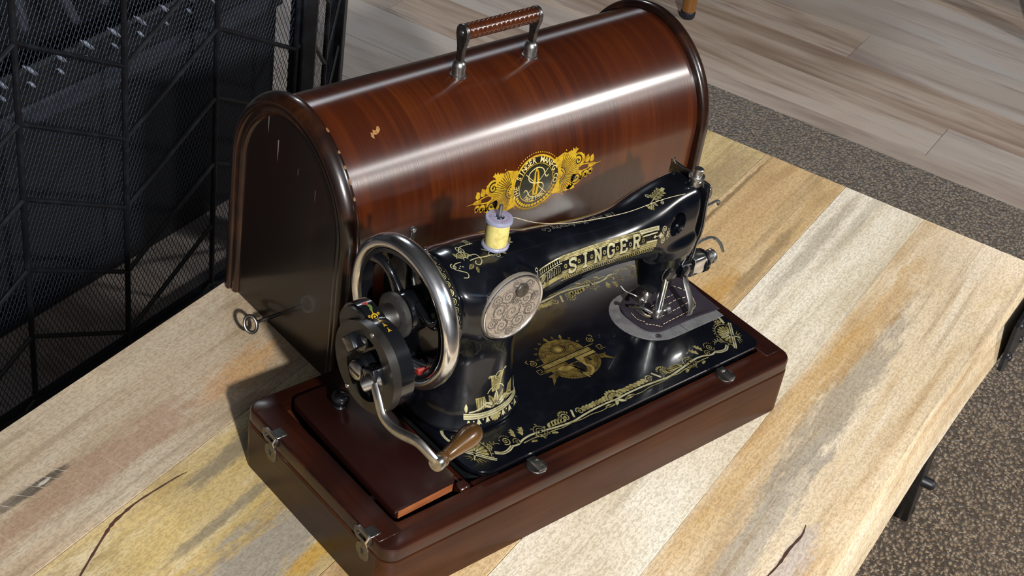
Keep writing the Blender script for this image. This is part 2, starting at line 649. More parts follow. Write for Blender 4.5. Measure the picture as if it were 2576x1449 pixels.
CR, TAN, YEL, GRY, BRN = srgb(226, 212, 184), srgb(206, 174, 128), srgb(200, 168, 84), srgb(150, 142, 128), srgb(160, 124, 80)
table = empty('coffee_table', (0, 0, FZ), TH)
tag(table, 'coffee table of pale mottled mango-wood boards holding the sewing machine', 'table')
TZ = -FZ   # local height of the table top
TL = -0.62


def board(edge_lo, edge_hi, mat, flare=0.0):
    """edge_*: list of (t, n) along the board's long edges."""
    out = [(t, n) for t, n in edge_lo] + [(t, n) for t, n in reversed(edge_hi)]
    bm = bmesh.new()
    vs_ = bm_prism(bm, out, TZ - 0.056, TZ, 0.0004, 1, None, True)
    if flare:
        for v_ in vs_:
            if v_.is_valid and v_.co.y < -0.24:
                v_.co.y -= flare * min(1.0, (TZ - v_.co.z) / 0.056)
    return bmobj('plank', bm, mat, table)


E1, E2, E3, E4 = -0.132, -0.0415, 0.0545, 0.2095
lo_edge = [(TL, -0.2465), (0.49, -0.2468), (0.62, -0.2503), (0.74, -0.2562), (0.803, -0.259)]
board(lo_edge, [(TL, E1), (0.49, E1), (0.62, E1), (0.74, E1), (0.803, E1)],
      board_mat('board_streaked', srgb(184, 154, 114), srgb(216, 195, 162), srgb(226, 211, 186), 1.0,
                [(0.46, -0.175, 0.16, 0.018, srgb(152, 144, 130), 0.75, 0.4), (0.25, -0.185, 0.14, 0.013, srgb(160, 152, 140), 0.65, 0.4),
                 (0.6, -0.158, 0.15, 0.012, srgb(190, 148, 84), 0.6, 0.5), (0.235, -0.221, 0.05, 0.010, srgb(186, 174, 164), 0.9, 0.3),
                 (0.77, -0.2, 0.05, 0.05, srgb(214, 198, 176), 0.6, 0.5), (0.32, -0.145, 0.25, 0.010, srgb(200, 160, 96), 0.5, 0.5)]), 0.011)
board([(TL, E1 + .0002), (0.803, E1 + .0002)], [(TL, E2 - .0002), (0.803, E2 - .0002)],
      board_mat('board_cream', srgb(200, 186, 158), srgb(225, 214, 193), srgb(232, 225, 208), 2.3,
                [(0.66, -0.06, 0.12, 0.007, srgb(150, 140, 120), 0.6, 0.5), (0.73, -0.08, 0.09, 0.006, srgb(164, 156, 140), 0.5, 0.5), (0.58, -0.095, 0.1, 0.02, srgb(236, 228, 208), 0.5, 0.5)], 0.5))
board([(TL, E2 + .0002), (0.803, E2 + .0002)], [(TL, E3 - .0002), (0.803, E3 - .0002)],
      board_mat('board_tan', srgb(164, 134, 92), srgb(200, 170, 124), srgb(212, 186, 146), 3.9,
                [(0.52, -0.018, 0.05, 0.013, srgb(182, 138, 66), 0.8, 0.5), (0.6, -0.03, 0.08, 0.006, srgb(128, 110, 84), 0.6, 0.5), (0.62, 0.047, 0.18, 0.0025, srgb(112, 92, 66), 0.8, 0.4),
                 (0.7, 0.02, 0.09, 0.02, srgb(190, 154, 110), 0.5, 0.5)], 0.25))
board([(TL, E3 + .0002), (0.803, E3 + .0002)], [(TL, E4 - .0002), (0.803, E4 - .0002)],
      board_mat('board_yellow', srgb(164, 140, 96), srgb(196, 174, 126), srgb(206, 190, 156), 5.2,
                [(0.0, 0.165, 0.16, 0.030, srgb(188, 160, 88), 0.65, 0.6), (-0.07, 0.115, 0.12, 0.020, srgb(188, 158, 80), 0.6, 0.6),
                 (-0.02, 0.098, 0.11, 0.026, srgb(152, 146, 136), 0.9, 0.35), (0.05, 0.186, 0.05, 0.008, srgb(120, 112, 96), 0.8, 0.4), (0.0, 0.145, 0.05, 0.005, srgb(120, 114, 100), 0.7, 0.4),
                 (0.03, 0.07, 0.05, 0.007, srgb(196, 154, 62), 0.8, 0.4), (0.7, 0.07, 0.1, 0.02, srgb(160, 140, 108), 0.7, 0.4), (-0.2, 0.19, 0.1, 0.02, srgb(150, 130, 90), 0.6, 0.4)], 0.18))
board([(TL, E4 + .0002), (0.803, E4 + .0002)], [(TL, 0.3358), (0.803, 0.3358)],
      board_mat('board_brown_grey', srgb(150, 130, 104), srgb(180, 160, 134), srgb(188, 174, 152), 7.7,
                [(0.135, 0.245, 0.05, 0.014, srgb(196, 152, 98), 0.75, 0.5), (-0.01, 0.25, 0.12, 0.016, srgb(158, 126, 104), 0.7, 0.5),
                 (-0.06, 0.2715, 0.024, 0.0042, srgb(70, 62, 54), 0.95, 0.4), (-0.088, 0.2735, 0.02, 0.004, srgb(96, 88, 78), 0.8, 0.4), (-0.056, 0.2708, 0.0045, 0.0013, srgb(200, 192, 178), 0.9, 0.5),
                 (0.0, 0.318, 0.3, 0.012, srgb(190, 176, 152), 0.6, 0.5)], 0.25))
M_CRACK = simple('dark_wood_crack', srgb(66, 38, 26), 0.8)


def crack(pts, w):
    pts = smooth_path([(t, n, 0) for t, n in pts], 5)
    V, F = [], []
    m = len(pts)
    for i_, p in enumerate(pts):
        q = pts[min(i_ + 1, m - 1)] - pts[max(i_ - 1, 0)]
        q.normalize()
        s = Vector((-q.y, q.x, 0)) * (w * (0.25 + math.sin(math.pi * (i_ + 0.3) / (m + 0.2))) * random.uniform(0.6, 1.2))
        V += [(p.x + s.x, p.y + s.y, TZ + 0.0002), (p.x - s.x, p.y - s.y, TZ + 0.0002)]
        if i_:
            b = 2 * i_
            F.append((b - 2, b - 1, b + 1, b))
    o = pymesh('crack', V, F, M_CRACK, table, False)
    o['label'] = 'thin dark crack in the yellow board'
    return o


crack([(0.020, 0.1975), (0.008, 0.200), (-0.026, 0.204), (-0.045, 0.2035), (-0.057, 0.202), (-0.075, 0.196), (-0.107, 0.184), (-0.14, 0.17)], 0.0011)
o = crack([(0.285, -0.2125), (0.272, -0.2145), (0.25, -0.2125), (0.23, -0.2125), (0.2, -0.209)], 0.0010)
o['label'] = 'dark split along the edge board'
M_SCRATCH = simple('pale_scratch', srgb(206, 194, 174), 0.6)
for t_, n_, ln_, an_ in ((-0.040, 0.272, 0.034, -62), (-0.052, 0.274, 0.042, -60), (-0.064, 0.273, 0.036, -61), (-0.078, 0.275, 0.040, -59), (-0.092, 0.274, 0.030, -60), (0.118, 0.312, 0.030, -58), (0.128, 0.309, 0.026, -60), (0.098, 0.304, 0.034, -57)):
    dx_, dy_ = math.cos(R_(an_)) * ln_ / 2, math.sin(R_(an_)) * ln_ / 2
    wx_, wy_ = -math.sin(R_(an_)) * 0.00022, math.cos(R_(an_)) * 0.00022
    z_ = TZ + 0.00015
    pymesh('scratch', [(t_ - dx_, n_ - dy_, z_), (t_ + wx_, n_ + wy_, z_), (t_ + dx_, n_ + dy_, z_), (t_ - wx_, n_ - wy_, z_)], [(0, 3, 2, 1)], M_SCRATCH, table, False)
# black iron legs, one flat plate with rivets at each corner
M_IRON = worn('black_iron', (0.012, 0.013, 0.016), (0.03, 0.031, 0.036), 0.4, 0.3, 60)
for st, sn, ct, cn in ((1, -1, 0.803, -0.256), (1, 1, 0.803, 0.336), (-1, -1, TL, -0.2465), (-1, 1, TL, 0.336)):
    leg = empty('leg')
    leg.parent = table
    leg['label'] = 'black riveted iron table leg'
    a = Vector((ct - st * 0.07, cn - sn * 0.036, TZ - 0.056))
    b = Vector((ct + st * 0.105, cn - sn * 0.046, 0.012))
    d = (b - a).normalized()
    side = d.cross(Vector((0, 1, 0))).normalized()
    bm = bmesh.new()
    M_ = Matrix((( side.x, 0, d.x, (a.x + b.x) / 2), (side.y, 1, d.y, (a.y + b.y) / 2), (side.z, 0, d.z, (a.z + b.z) / 2), (0, 0, 0, 1)))
    bm_box(bm, -0.02, 0.02, -0.012, 0.012, -(b - a).length / 2, (b - a).length / 2, 0.002, 2, M_)
    bmobj('leg_bar', bm, M_IRON, leg)
    # plate against the apron and rivets
    n_pl = cn + sn * 0.0135 if sn < 0 and st > 0 else cn + sn * 0.0125 if sn < 0 else cn + sn * 0.0015
    out_pl = [(0.0, 0.0), (0.115, 0.0), (0.115, -0.055), (0.085, -0.075), (0.0, -0.075)]
    pts2 = [(ct - st * q, TZ - 0.006 + z_) for q, z_ in out_pl]
    V = [(x, n_pl - sn * 0.0013, z_) for x, z_ in pts2] + [(x, n_pl + sn * 0.0025, z_) for x, z_ in pts2]
    m = len(pts2)
    F = [tuple(range(m)), tuple(range(2 * m - 1, m - 1, -1))] + [(q, (q + 1) % m, m + (q + 1) % m, m + q) for q in range(m)]
    bm = bmesh.new()
    bv = [bm.verts.new(v) for v in V]
    for f_ in F:
        bm.faces.new([bv[q] for q in f_])
    bmobj('corner_plate', bm, M_IRON, leg)
    for q in ((0.015, -0.015), (0.05, -0.015), (0.085, -0.015), (0.105, -0.04), (0.075, -0.062), (0.035, -0.062)):
        lathe('rivet', [(0.004, 0), (0.0036, 0.0016), (0.002, 0.0026), (0, 0.003)], M_IRON, leg, (ct - st * q[0], n_pl + sn * 0.0024, TZ - 0.006 + q[1]), (0, sn, 0), 10)
    lathe('foot', [(0, 0), (0.013, 0), (0.014, 0.006), (0.011, 0.018), (0, 0.02)], M_BLACK_MATT, leg, (b.x, b.y, 0.009), (0, 0, 1), 16)
    lathe('bolt', [(0.007, -0.02), (0.007, 0.02), (0.004, 0.024), (0, 0.024)], M_IRON, leg, (ct + st * 0.06, cn - sn * 0.040, 0.10), (0, sn, 0), 12)

# ------------------------------------------------------------------ fire screen behind the table
M_SCREEN = worn('black_screen_iron', (0.004, 0.005, 0.008), (0.009, 0.011, 0.016), 0.42, 0.2, 70)
M_WIRE = simple('dark_wire', (0.017, 0.024, 0.042), 0.40, 0.4)
NS = 0.716
screen = empty('fire_screen', (0, 0, FZ), TH)
tag(screen, 'black folding fire screen of wire mesh with zigzag bars behind the table', 'fire screen')


def mesh_panel(o3, d3, length, z0, z1, wire=0.00042, sx=0.0068, slope=2.05):
    """Expanded-metal mesh as two families of straight slanting strands, clipped to the panel."""
    d3 = Vector(d3)
    nrm = Vector((-d3.y, d3.x, 0))
    V, F = [], []
    h = z1 - z0
    for sgn in (1, -1):
        tilt = (nrm * -0.8 + Vector((0, 0, 0.6 * sgn))).normalized()
        s = -h / slope
        while s < length + h / slope:
            ua, ub = (s, s + h / slope) if sgn > 0 else (s, s - h / slope)
            pa, pb = (ua, 0.0), (ub, h)
            # clip in u
            du = pb[0] - pa[0]
            ta_, tb_ = sorted(((0 - pa[0]) / du, (length - pa[0]) / du))
            ta_, tb_ = max(ta_, 0), min(tb_, 1)
            if tb_ > ta_ + 0.003:
                A = Vector(o3) + d3 * (pa[0] + du * ta_) + Vector((0, 0, z0 + h * ta_))
                B = Vector(o3) + d3 * (pa[0] + du * tb_) + Vector((0, 0, z0 + h * tb_))
                A += nrm * (0.0004 * sgn)
                B += nrm * (0.0004 * sgn)
                ax = (B - A).normalized()
                e1 = (tilt - ax * tilt.dot(ax)).normalized()
                e2 = ax.cross(e1)
                b0 = len(V)
                for Q in (A, B):
                    V += [Q + e1 * (wire * 0.5), Q + e2 * wire, Q - e1 * (wire * 0.5), Q - e2 * wire]
                F += [(b0 + q, b0 + (q + 1) % 4, b0 + 4 + (q + 1) % 4, b0 + 4 + q) for q in range(4)]
            s += sx
    o_ = pymesh('wire_mesh', V, F, M_WIRE, screen, False)
    o_['kind'] = 'stuff'
    return o_


def bar(name, a, b, r, parent, n=8):
    return tube(name, [a, b], r, M_SCREEN, parent, n)


HI, LO, ST = 0.2365, 0.1490, 0.0955    # chevron heights above the floor, and their spacing
PT = 0.158


def panel(o3, d3, length, posts, z0, z1, first_even, frame_w):
    o3, d3 = Vector(o3), Vector(d3)
    ang = math.atan2(d3.y, d3.x)
    Mf = Matrix.Translation(o3) @ Matrix.Rotation(ang, 4, 'Z')
    for u in (0.0, length):
        box('frame_post', u - frame_w / 2, u + frame_w / 2, -0.012, 0.012, 0.0, z1 + 0.02, M_SCREEN, screen, 0.002, 1, Mf)
    for zc in (z0, z1):
        box('frame_rail', 0, length, -0.009, 0.009, zc - 0.009, zc + 0.009, M_SCREEN, screen, 0.002, 1, Mf)
    for u in posts:
        if 0.02 < u < length - 0.02:
            bar('upright_bar', Mf @ Vector((u, -0.006, z0)), Mf @ Vector((u, -0.006, z1)), 0.0036, screen)
    nodes = [(u, (k_ + first_even) % 2 == 0) for k_, u in enumerate(posts)]
    for (u0, e0), (u1, e1) in zip(nodes, nodes[1:]):
        k_ = -2
        while True:
            za, zb = (HI if e0 else LO) + k_ * ST, (HI if e1 else LO) + (k_ * ST if e0 else (k_ + 0) * ST)
            k_ += 1
            if min(za, zb) > z1:
                break
            # clip to the panel
            A, B = Vector((u0, -0.006, za)), Vector((u1, -0.006, zb))
            lo_t, hi_t = 0.0, 1.0
            for zz, sg in ((z0, 1), (z1, -1)):
                fa, fb = (A.z - zz) * sg, (B.z - zz) * sg
                if fa < 0 and fb < 0:
                    lo_t, hi_t = 1, 0
                elif fa < 0:
                    lo_t = max(lo_t, fa / (fa - fb))
                elif fb < 0:
                    hi_t = min(hi_t, fa / (fa - fb))
            for uu, sg in ((0.0, 1), (length, -1)):
                fa, fb = (A.x - uu) * sg, (B.x - uu) * sg
                if fa < 0 and fb < 0:
                    lo_t, hi_t = 1, 0
                elif fa < 0:
                    lo_t = max(lo_t, fa / (fa - fb))
                elif fb < 0:
                    hi_t = min(hi_t, fa / (fa - fb))
            if hi_t - lo_t > 0.05:
                bar('chevron_bar', Mf @ A.lerp(B, lo_t), Mf @ A.lerp(B, hi_t), 0.0030, screen)
    mesh_panel(Mf @ Vector((0, 0, 0)), (Mf.to_3x3() @ Vector((1, 0, 0))), length, z0, z1)


T0 = 0.3374 - 3 * PT
t_l = -0.115
panel((t_l, NS, 0), (1, 0, 0), 0.833 - t_l, [T0 + PT * k_ - t_l for k_ in range(0, 8)], 0.03, 0.74, 1, 0.030)
wd = Vector((math.cos(R_(24)), math.sin(R_(24)), 0))
panel((0.858, NS + 0.012, 0), wd, 0.2, [0.0, 0.10, 0.2], 0.03, 0.74, 0, 0.024)

# basket behind the screen
basket = empty('woven_basket', (0.46, 1.0, FZ), TH)
basket.location = (0.42 * math.cos(TH) - 0.966 * math.sin(TH), 0.42 * math.sin(TH) + 0.966 * math.cos(TH), FZ)
tag(basket, 'dark woven basket with pale strands behind the mesh screen', 'basket')
M_DKWEAVE = worn('dark_weave', (0.0010, 0.0014, 0.0025), (0.0022, 0.003, 0.0045), 0.7, 0, 40)
M_GREYWEAVE = worn('grey_weave', (0.018, 0.021, 0.030), (0.008, 0.010, 0.014), 0.65, 0, 60)
M_PALE = worn('pale_strand', (0.32, 0.36, 0.46), (0.20, 0.23, 0.30), 0.6, 0, 60)
bx0, bx1, by0, by1, bh = -0.42, 0.55, -0.10, 0.24, 0.366
for nm, q in (('side_wall', (bx0, bx1, by0, by0 + .012, 0.01, bh)), ('side_wall', (bx0, bx1, by1 - .012, by1, 0.01, bh)),
              ('end_wall', (bx0, bx0 + .012, by0, by1, 0.01, bh)), ('end_wall', (bx1 - .012, bx1, by0, by1, 0.01, bh)),
              ('bottom', (bx0, bx1, by0, by1, 0.0, 0.012))):
    box(nm, *q, M_DKWEAVE, basket, 0.002, 1)
box('rim_band', bx0 - .004, bx1 + .004, by0 - .008, by0 - 0.0005, 0.294, 0.324, M_GREYWEAVE, basket, 0.003, 1)
k_ = 0
while bx0 + 0.03 + k_ * 0.0465 < bx1 - 0.02:
    u = bx0 + 0.03 + k_ * 0.0465
    for zz, ln, wd_ in ((0.371, 0.021, 0.0055), (0.3525, 0.010, 0.0045)):
        tube('pale_strand', [(u - ln * .55, by0 - .006, zz + ln * .5), (u - ln * .2, by0 - .0075, zz + ln * .2), (u + ln * .2, by0 - .0075, zz - ln * .2), (u + ln * .55, by0 - .006, zz - ln * .5)],
             [0.0012, wd_, wd_, 0.0012], M_PALE, basket, 8, False, 1.0, 0.5)
    k_ += 1
for k_ in range(11):
    u = bx0 + 0.04 + k_ * 0.062
    tube('strand', [(u, by0 + 0.02 + 0.012 * (k_ % 3), 0.388), (u + 0.03, by0 + 0.09, 0.411), (u + 0.075, by0 + 0.2, 0.388)],
         [0.006, 0.010, 0.007], M_GREYWEAVE, basket, 8, False, 1.0, 0.5)

# the two chairs whose feet show beyond the table
M_OAK = wood_gloss('honey_oak', srgb(150, 98, 42), srgb(186, 130, 66), srgb(206, 156, 92), 'z', 200, 0.3, 0.4, 0.1, 12)
M_CAP = simple('dark_foot_cap', (0.008, 0.010, 0.018), 0.45)


def tnw(t, n, z=FZ):
    return (t * math.cos(TH) - n * math.sin(TH), t * math.sin(TH) + n * math.cos(TH), z)


def chair(name, t, n, rz, mat, label, r0, r1, cap):
    ch = empty(name, tnw(t, n), rz)
    tag(ch, label, 'chair')
    w = 0.38
    for lx, ly in ((0, 0), (w, 0), (0, w), (w, w)):
        ix, iy = (0.03 if lx == 0 else -0.03), (0.03 if ly == 0 else -0.03)
        lg = tube('leg', [(lx, ly, 0.012), (lx + ix, ly + iy, 0.44)], [r0, r1], mat, ch, 16)
        if cap:
            lathe('foot_cap', [(r0 * 0.86, 0), (r0 * 1.08, 0.004), (r0 * 1.12, 0.014), (r0 * 1.0, 0.016)], M_CAP, lg, (lx, ly, 0.0), (0, 0, 1), 16)
        else:
            lathe('foot_cap', [(r0 * 0.9, 0), (r0 * 1.0, 0.03)], M_CAP, lg, (lx, ly, 0.0), (0, 0, 1), 16)
    prism('seat', rrect(-0.01, w + 0.01, -0.01, w + 0.01, 0.05), 0.438, 0.465, mat, ch, 0.006, 2)
    for lx in (0.04, w - 0.04):
        tube('back_post', [(lx, w - 0.03, 0.46), (lx, w + 0.05, 0.86)], 0.013, mat, ch, 12)
    prism('back_rail', [(0.01, 0.78), (w - 0.01, 0.78), (w - 0.01, 0.86), (0.01, 0.86)], -(w + 0.055), -(w + 0.03), mat, ch, 0.004, 2, Matrix(((1, 0, 0, 0), (0, 0, -1, 0), (0, 1, 0, 0), (0, 0, 0, 1))))
    return ch


chair('wooden_chair', 1.992, 0.640, TH, M_OAK, 'honey coloured wooden chair with dark rubber foot caps behind the case', 0.0135, 0.021, True)
chair('black_chair', 2.462, 0.042, TH - math.pi / 2, M_BLACK_MATT, 'black chair leg at the upper right edge of the vinyl floor', 0.024, 0.030, False)

# ------------------------------------------------------------------ wooden base of the machine
L_, W_, H_ = 0.43, 0.1866, 0.0556
base = empty('machine_base', (0, 0, 0))
tag(base, 'low mahogany box base holding the black sewing machine', 'machine base')
outer = rrect(0, L_, 0, W_, [0.012, 0.012, 0.012, 0.012], 8)
inner = rrect(0.0235, 0.4085, 0.0225, 0.1725, 0.004, 8)
outer2 = rrect(0.0018, L_ - 0.0018, 0.0018, W_ - 0.0018, 0.0105, 8)
inner2 = rrect(0.010, L_ - 0.010, 0.010, W_ - 0.010, 0.004, 8)
# walls: front and back are long boards, the ends are cut across
ring_prism('wall', outer, inner2, 0.0, 0.0432, M_BASE, base, inset=0.0012)
ring_prism('shadow_gap', outer2, inner2, 0.0430, 0.0450, simple('gap_black', (0.004, 0.003, 0.003), 0.6), base)
ring_prism('rim', rrect(0.0006, L_ - 0.0006, 0.0006, W_ - 0.0006, 0.0115, 8), inner, 0.0447, H_, M_RIM, base, inset=0.0022)
# left and right end panels show a browner cut
box('end_panel', -0.0003, 0.0010, 0.0125, W_ - 0.0125, 0.0002, 0.0418, M_BASE_SIDE, base, 0.0003, 1)
box('bottom', 0.008, L_ - 0.008, 0.008, W_ - 0.008, 0.001, 0.006, M_INSIDE, base)
box('divider', 0.0905, 0.0965, 0.0225, 0.1725, 0.006, 0.0525, M_RIM_Y, base, 0.001, 1)
box('corner_rest', 0.0965, 0.122, 0.0225, 0.0300, 0.030, 0.0535, M_RIM_Y, base, 0.001, 1)
box('stop_block', 0.0835, 0.0925, 0.0232, 0.0320, 0.040, 0.0570, M_RIM_Y, base, 0.001, 1)
# rim side strips in cross grain
box('rim_side', 0.0026, 0.0232, 0.014, W_ - 0.014, H_ - 0.0005, H_ + 0.0002, M_RIM_Y, base, 0.0002, 1)
box('rim_side', 0.4088, L_ - 0.0026, 0.014, W_ - 0.014, H_ - 0.0005, H_ + 0.0002, M_RIM_Y, base, 0.0002, 1)
# accessory compartment lid
lid = empty('lid')
lid.parent = base
lid['label'] = 'dark red compartment lid with a black knob'
lid_out = [(0.0305, 0.1625), (0.0300, 0.158), (0.0262, 0.032), (0.0268, 0.0285), (0.0290, 0.0272), (0.0795, 0.0288), (0.0835, 0.0315), (0.0862, 0.036), (0.0900, 0.1655), (0.0885, 0.1682), (0.036, 0.1682), (0.0325, 0.1668)]
prism('board', lid_out, 0.0530, 0.0612, M_LID, lid, 0.0014, 2, None, True)
V = [(0.0288, 0.02705, 0.0536), (0.0795, 0.02865, 0.0536), (0.0795, 0.02865, 0.0604), (0.0288, 0.02705, 0.0604)]
V2 = [(x, y + 0.003, z) for x, y, z in V]
pymesh('raw_edge', V + V2, [(0, 1, 2, 3), (7, 6, 5, 4), (0, 4, 5, 1), (1, 5, 6, 2), (2, 6, 7, 3), (3, 7, 4, 0)], M_RAW_EDGE, lid, False)
lathe('knob', [(0.0052, 0), (0.0055, 0.001), (0.0046, 0.0024), (0.0050, 0.0036), (0.0068, 0.0062), (0.0072, 0.0086), (0.0060, 0.0116), (0.0032, 0.0132), (0, 0.0137)], M_BLACK_GLOSS, lid, (0.0572, 0.1415, 0.0611), (0, 0, 1), 24)
# steel bed clips on the front rim
for cx in (0.1490, 0.3575):
    c_ = empty('bed_clip')
    c_.parent = base
    c_.location = (cx, 0.0, 0)
    prism('clip_wing', [(x * 1.0, y) for x, y in circ(0, 0.0142, 0.0082, 20)], H_, H_ + 0.0009, M_DARK_STEEL, c_, 0.0003, 1)
    box('clip_strap', -0.0040, 0.0040, 0.0066, 0.0225, H_ + 0.0005, H_ + 0.0034, M_STEEL, c_, 0.0008, 2)
# latches on the left end
for cy in (0.1475, 0.0280):
    lt = empty('latch')
    lt.parent = base
    lt.location = (0, cy, 0)
    ring_prism('slot_plate', [(a, b) for a, b in rrect(-0.0095, 0.0095, 0.0462, 0.0575, 0.005, 6)], [(a, b) for a, b in rrect(-0.0055, 0.0055, 0.0498, 0.0540, 0.002, 6)], -0.0016, 0.0004, M_DARK_STEEL, lt, AX_X)
    prism('slot_back', rrect(-0.0060, 0.0060, 0.0494, 0.0544, 0.002, 6), -0.0004, 0.0006, M_BLACK_MATT, lt, 0, 2, AX_X)
    prism('keyhole_plate', circ(-0.001, 0.0370, 0.0078, 24), -0.0007, 0.0005, M_DARK_STEEL, lt, 0.0002, 1, AX_X)
    prism('keyhole', [(-0.002, 0.039), (-0.0008, 0.0405), (0.0006, 0.039), (0.0003, 0.0345), (-0.0018, 0.0345)], -0.0010, 0.0, M_BLACK_MATT, lt, 0, 1, AX_X)
    box('tongue', -0.0004, 0.009, -0.0085, 0.0015, H_ - 0.0004, H_ + 0.0010, M_DARK_STEEL, lt, 0.0004, 1)
    tube('catch_pin', [(-0.0012, -0.0066, 0.0470), (-0.0030, -0.0072, 0.0520), (-0.0010, -0.0078, 0.0566)], 0.0011, M_CHROME, lt, 8)

# ------------------------------------------------------------------ bentwood cover behind
XA, XB = 0.1045, 0.518
YC, ZC, AA, BB, PP = 0.2990, 0.140, 0.0865, 0.0912, 1.92


def arch(off, na=30, ns=5):
    """Outline (y, z) from the front foot over the top to the back foot."""
    a, b = AA - off, BB - off
    pts = [(YC - a - 0.0006 * (1 - i_ / ns), ZC * i_ / ns) for i_ in range(ns)]
    for i_ in range(na + 1):
        t = math.pi * (1 - i_ / na)
        c_, s_ = math.cos(t), math.sin(t)
        pts.append((YC + math.copysign(abs(c_) ** (2 / PP), c_) * a, ZC + abs(s_) ** (2 / PP) * b))
    pts += [(YC + a + 0.004 * (i_ / ns), ZC * (1 - i_ / ns)) for i_ in range(1, ns + 1)]
    return pts


cover = empty('bentwood_cover', (0.311, YC, 0))
cover.location = (0, 0, 0)
tag(cover, 'domed mahogany sewing machine case cover with a ribbed carrying handle', 'case cover')
oa, ob = arch(0.0062, 60, 6), arch(0.0105, 60, 6)
n = len(oa)
V, F = [], []
nx_ = 24
for i_ in range(nx_ + 1):
    x = 0.1150 + (0.5075 - 0.1150) * i_ / nx_
    V += [(x, y, z) for y, z in oa] + [(x, y, z) for y, z in ob]
for i_ in range(nx_):
    a, b = i_ * 2 * n, (i_ + 1) * 2 * n
    for j in range(n - 1):
        F.append((a + j, a + j + 1, b + j + 1, b + j))
        F.append((a + n + j, b + n + j, b + n + j + 1, a + n + j + 1))
    F.append((a, b, b + n, a + n))
    F.append((a + n - 1, a + 2 * n - 1, b + 2 * n - 1, b + n - 1))
pymesh('barrel', V, F, M_BARREL, cover, True, None, 60)
PROF = [(.0150, .0062), (.0150, .0022), (.0138, .0004), (.0115, -.0006), (.0085, -.0006), (.0052, .0004), (.0024, .0024), (.0006, .0048), (0.0, .0070), (.0004, .0095), (.0016, .0108), (.0030, .0112), (.0030, .0125), (.0022, .0140), (.0022, .0165), (.0032, .0182), (.0052, .0192), (.0062, .0200)]
for side in (0, 1):
    V, F = [], []
    rows = []
    for px_, off in PROF:
        ar = arch(off, 60, 6)
        x = XA + px_ if side == 0 else XB - px_
        rows.append(len(V))
        V += [(x, y, z) for y, z in ar]
    for r in range(len(PROF) - 1):
        for j in range(n - 1):
            q = (rows[r] + j, rows[r + 1] + j, rows[r + 1] + j + 1, rows[r] + j + 1)
            F.append(q if side == 0 else q[::-1])
    mo = pymesh('end_moulding', V, F, M_MOULDING, cover, True, None, 65)
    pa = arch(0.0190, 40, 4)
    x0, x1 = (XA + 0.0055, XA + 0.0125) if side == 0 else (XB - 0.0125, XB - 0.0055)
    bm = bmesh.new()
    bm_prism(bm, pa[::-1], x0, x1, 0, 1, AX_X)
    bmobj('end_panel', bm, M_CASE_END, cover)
# worn marks: bare chip on the barrel, whitish scrapes below the left moulding, knocks on its bead


def arch_at(theta, off=0.0060):
    a, b = AA - off, BB - off
    c_, s_ = math.cos(theta), math.sin(theta)
    return (YC - math.copysign(abs(c_) ** (2 / PP), c_) * a, ZC + abs(s_) ** (2 / PP) * b)


def chip(name, outline, mat, lab=None):
    """outline: (x, theta in degrees) on the barrel."""
    V = [(x, *arch_at(R_(t))) for x, t in outline]
    o_ = pymesh(name, V, [tuple(range(len(V)))], mat, cover, False)
    if lab:
        o_['label'] = lab
    return o_


chip('bare_chip', [(0.1540, 57.5), (0.1552, 60), (0.1572, 59.4), (0.1580, 61.2), (0.1600, 60.2), (0.1612, 60.6), (0.1632, 62.6), (0.1648, 62.0), (0.1645, 60.0), (0.1618, 58.4), (0.1592, 57.8), (0.1570, 58.2), (0.1560, 55.6)], M_CHIP, 'bare yellow chip in the varnish')
M_SCRAPE = simple('pale_scrape', srgb(120, 112, 108), 0.6)
for y, z, ln, w in ((0.3475, 0.2010, 0.013, 0.0008), (0.3400, 0.2030, 0.006, 0.0006), (0.3345, 0.2005, 0.016, 0.0009), (0.3195, 0.1870, 0.022, 0.0011), (0.2900, 0.1760, 0.008, 0.0004), (0.2650, 0.1700, 0.012, 0.0004)):
    x = XA + 0.0054
    pymesh('scrape', [(x, y - w, z), (x, y + w * .6, z - .001), (x, y + w * .4, z - ln * .6), (x, y, z - ln), (x, y - w * .8, z - ln * .5)], [(4, 3, 2, 1, 0)], M_SCRAPE, cover, False)
for th_, ln in ((64, 3.5), (52, 2.0), (44, 2.2), (36, 4.0), (28, 2.5), (98, 1.2), (108, 1.2)):
    px_ = 0.0125
    V = []
    for dx, dt in ((0, 0), (.0012, ln * .3), (.0006, ln), (-.0008, ln * .8), (-.0012, ln * .3)):
        V.append((XA + px_ + dx, *arch_at(R_(th_ + dt), -0.0007)))
    pymesh('knock', V, [tuple(range(5))], M_KNOCK, cover, False)
# handle
hd = empty('handle')
hd.parent = cover
HY, HZ = 0.2882, 0.2635
for hx in (0.2640, 0.3430):
    sg = 1 if hx < 0.3 else -1
    lathe('handle_post', [(0.0072, -0.001), (0.0072, 0.0012), (0.0060, 0.0018), (0.0060, 0.0085), (0.0052, 0.0118), (0.0034, 0.0138), (0, 0.0145)], M_STEEL, hd, (hx, HY, 0.2238), (0, 0, 1), 28)
    prof = []
    for z, w in ((0.2330, 0.0034), (0.2380, 0.0032), (0.2440, 0.0033), (0.2500, 0.0040), (0.2560, 0.0056), (0.2600, 0.0069)):
        prof.append((w, z))
    out_ = [(HY - w, z) for w, z in prof]
    out_ += [(HY - 0.0074 * math.cos(a), HZ + 0.0074 * math.sin(a)) for a in [R_(v) for v in range(0, 181, 15)]]
    out_ += [(HY + w, z) for w, z in reversed(prof)]
    prism('handle_arm', out_[::-1], hx - 0.0019, hx + 0.0019, M_DARK_STEEL, hd, 0.0007, 2, AX_X, True)
    lathe('rivet', [(0.0024, 0), (0.0022, 0.0008), (0, 0.001)], M_STEEL, hd, (hx - sg * 0.0019, HY, HZ), (-sg, 0, 0), 14)
prof = []
x = 0.2660
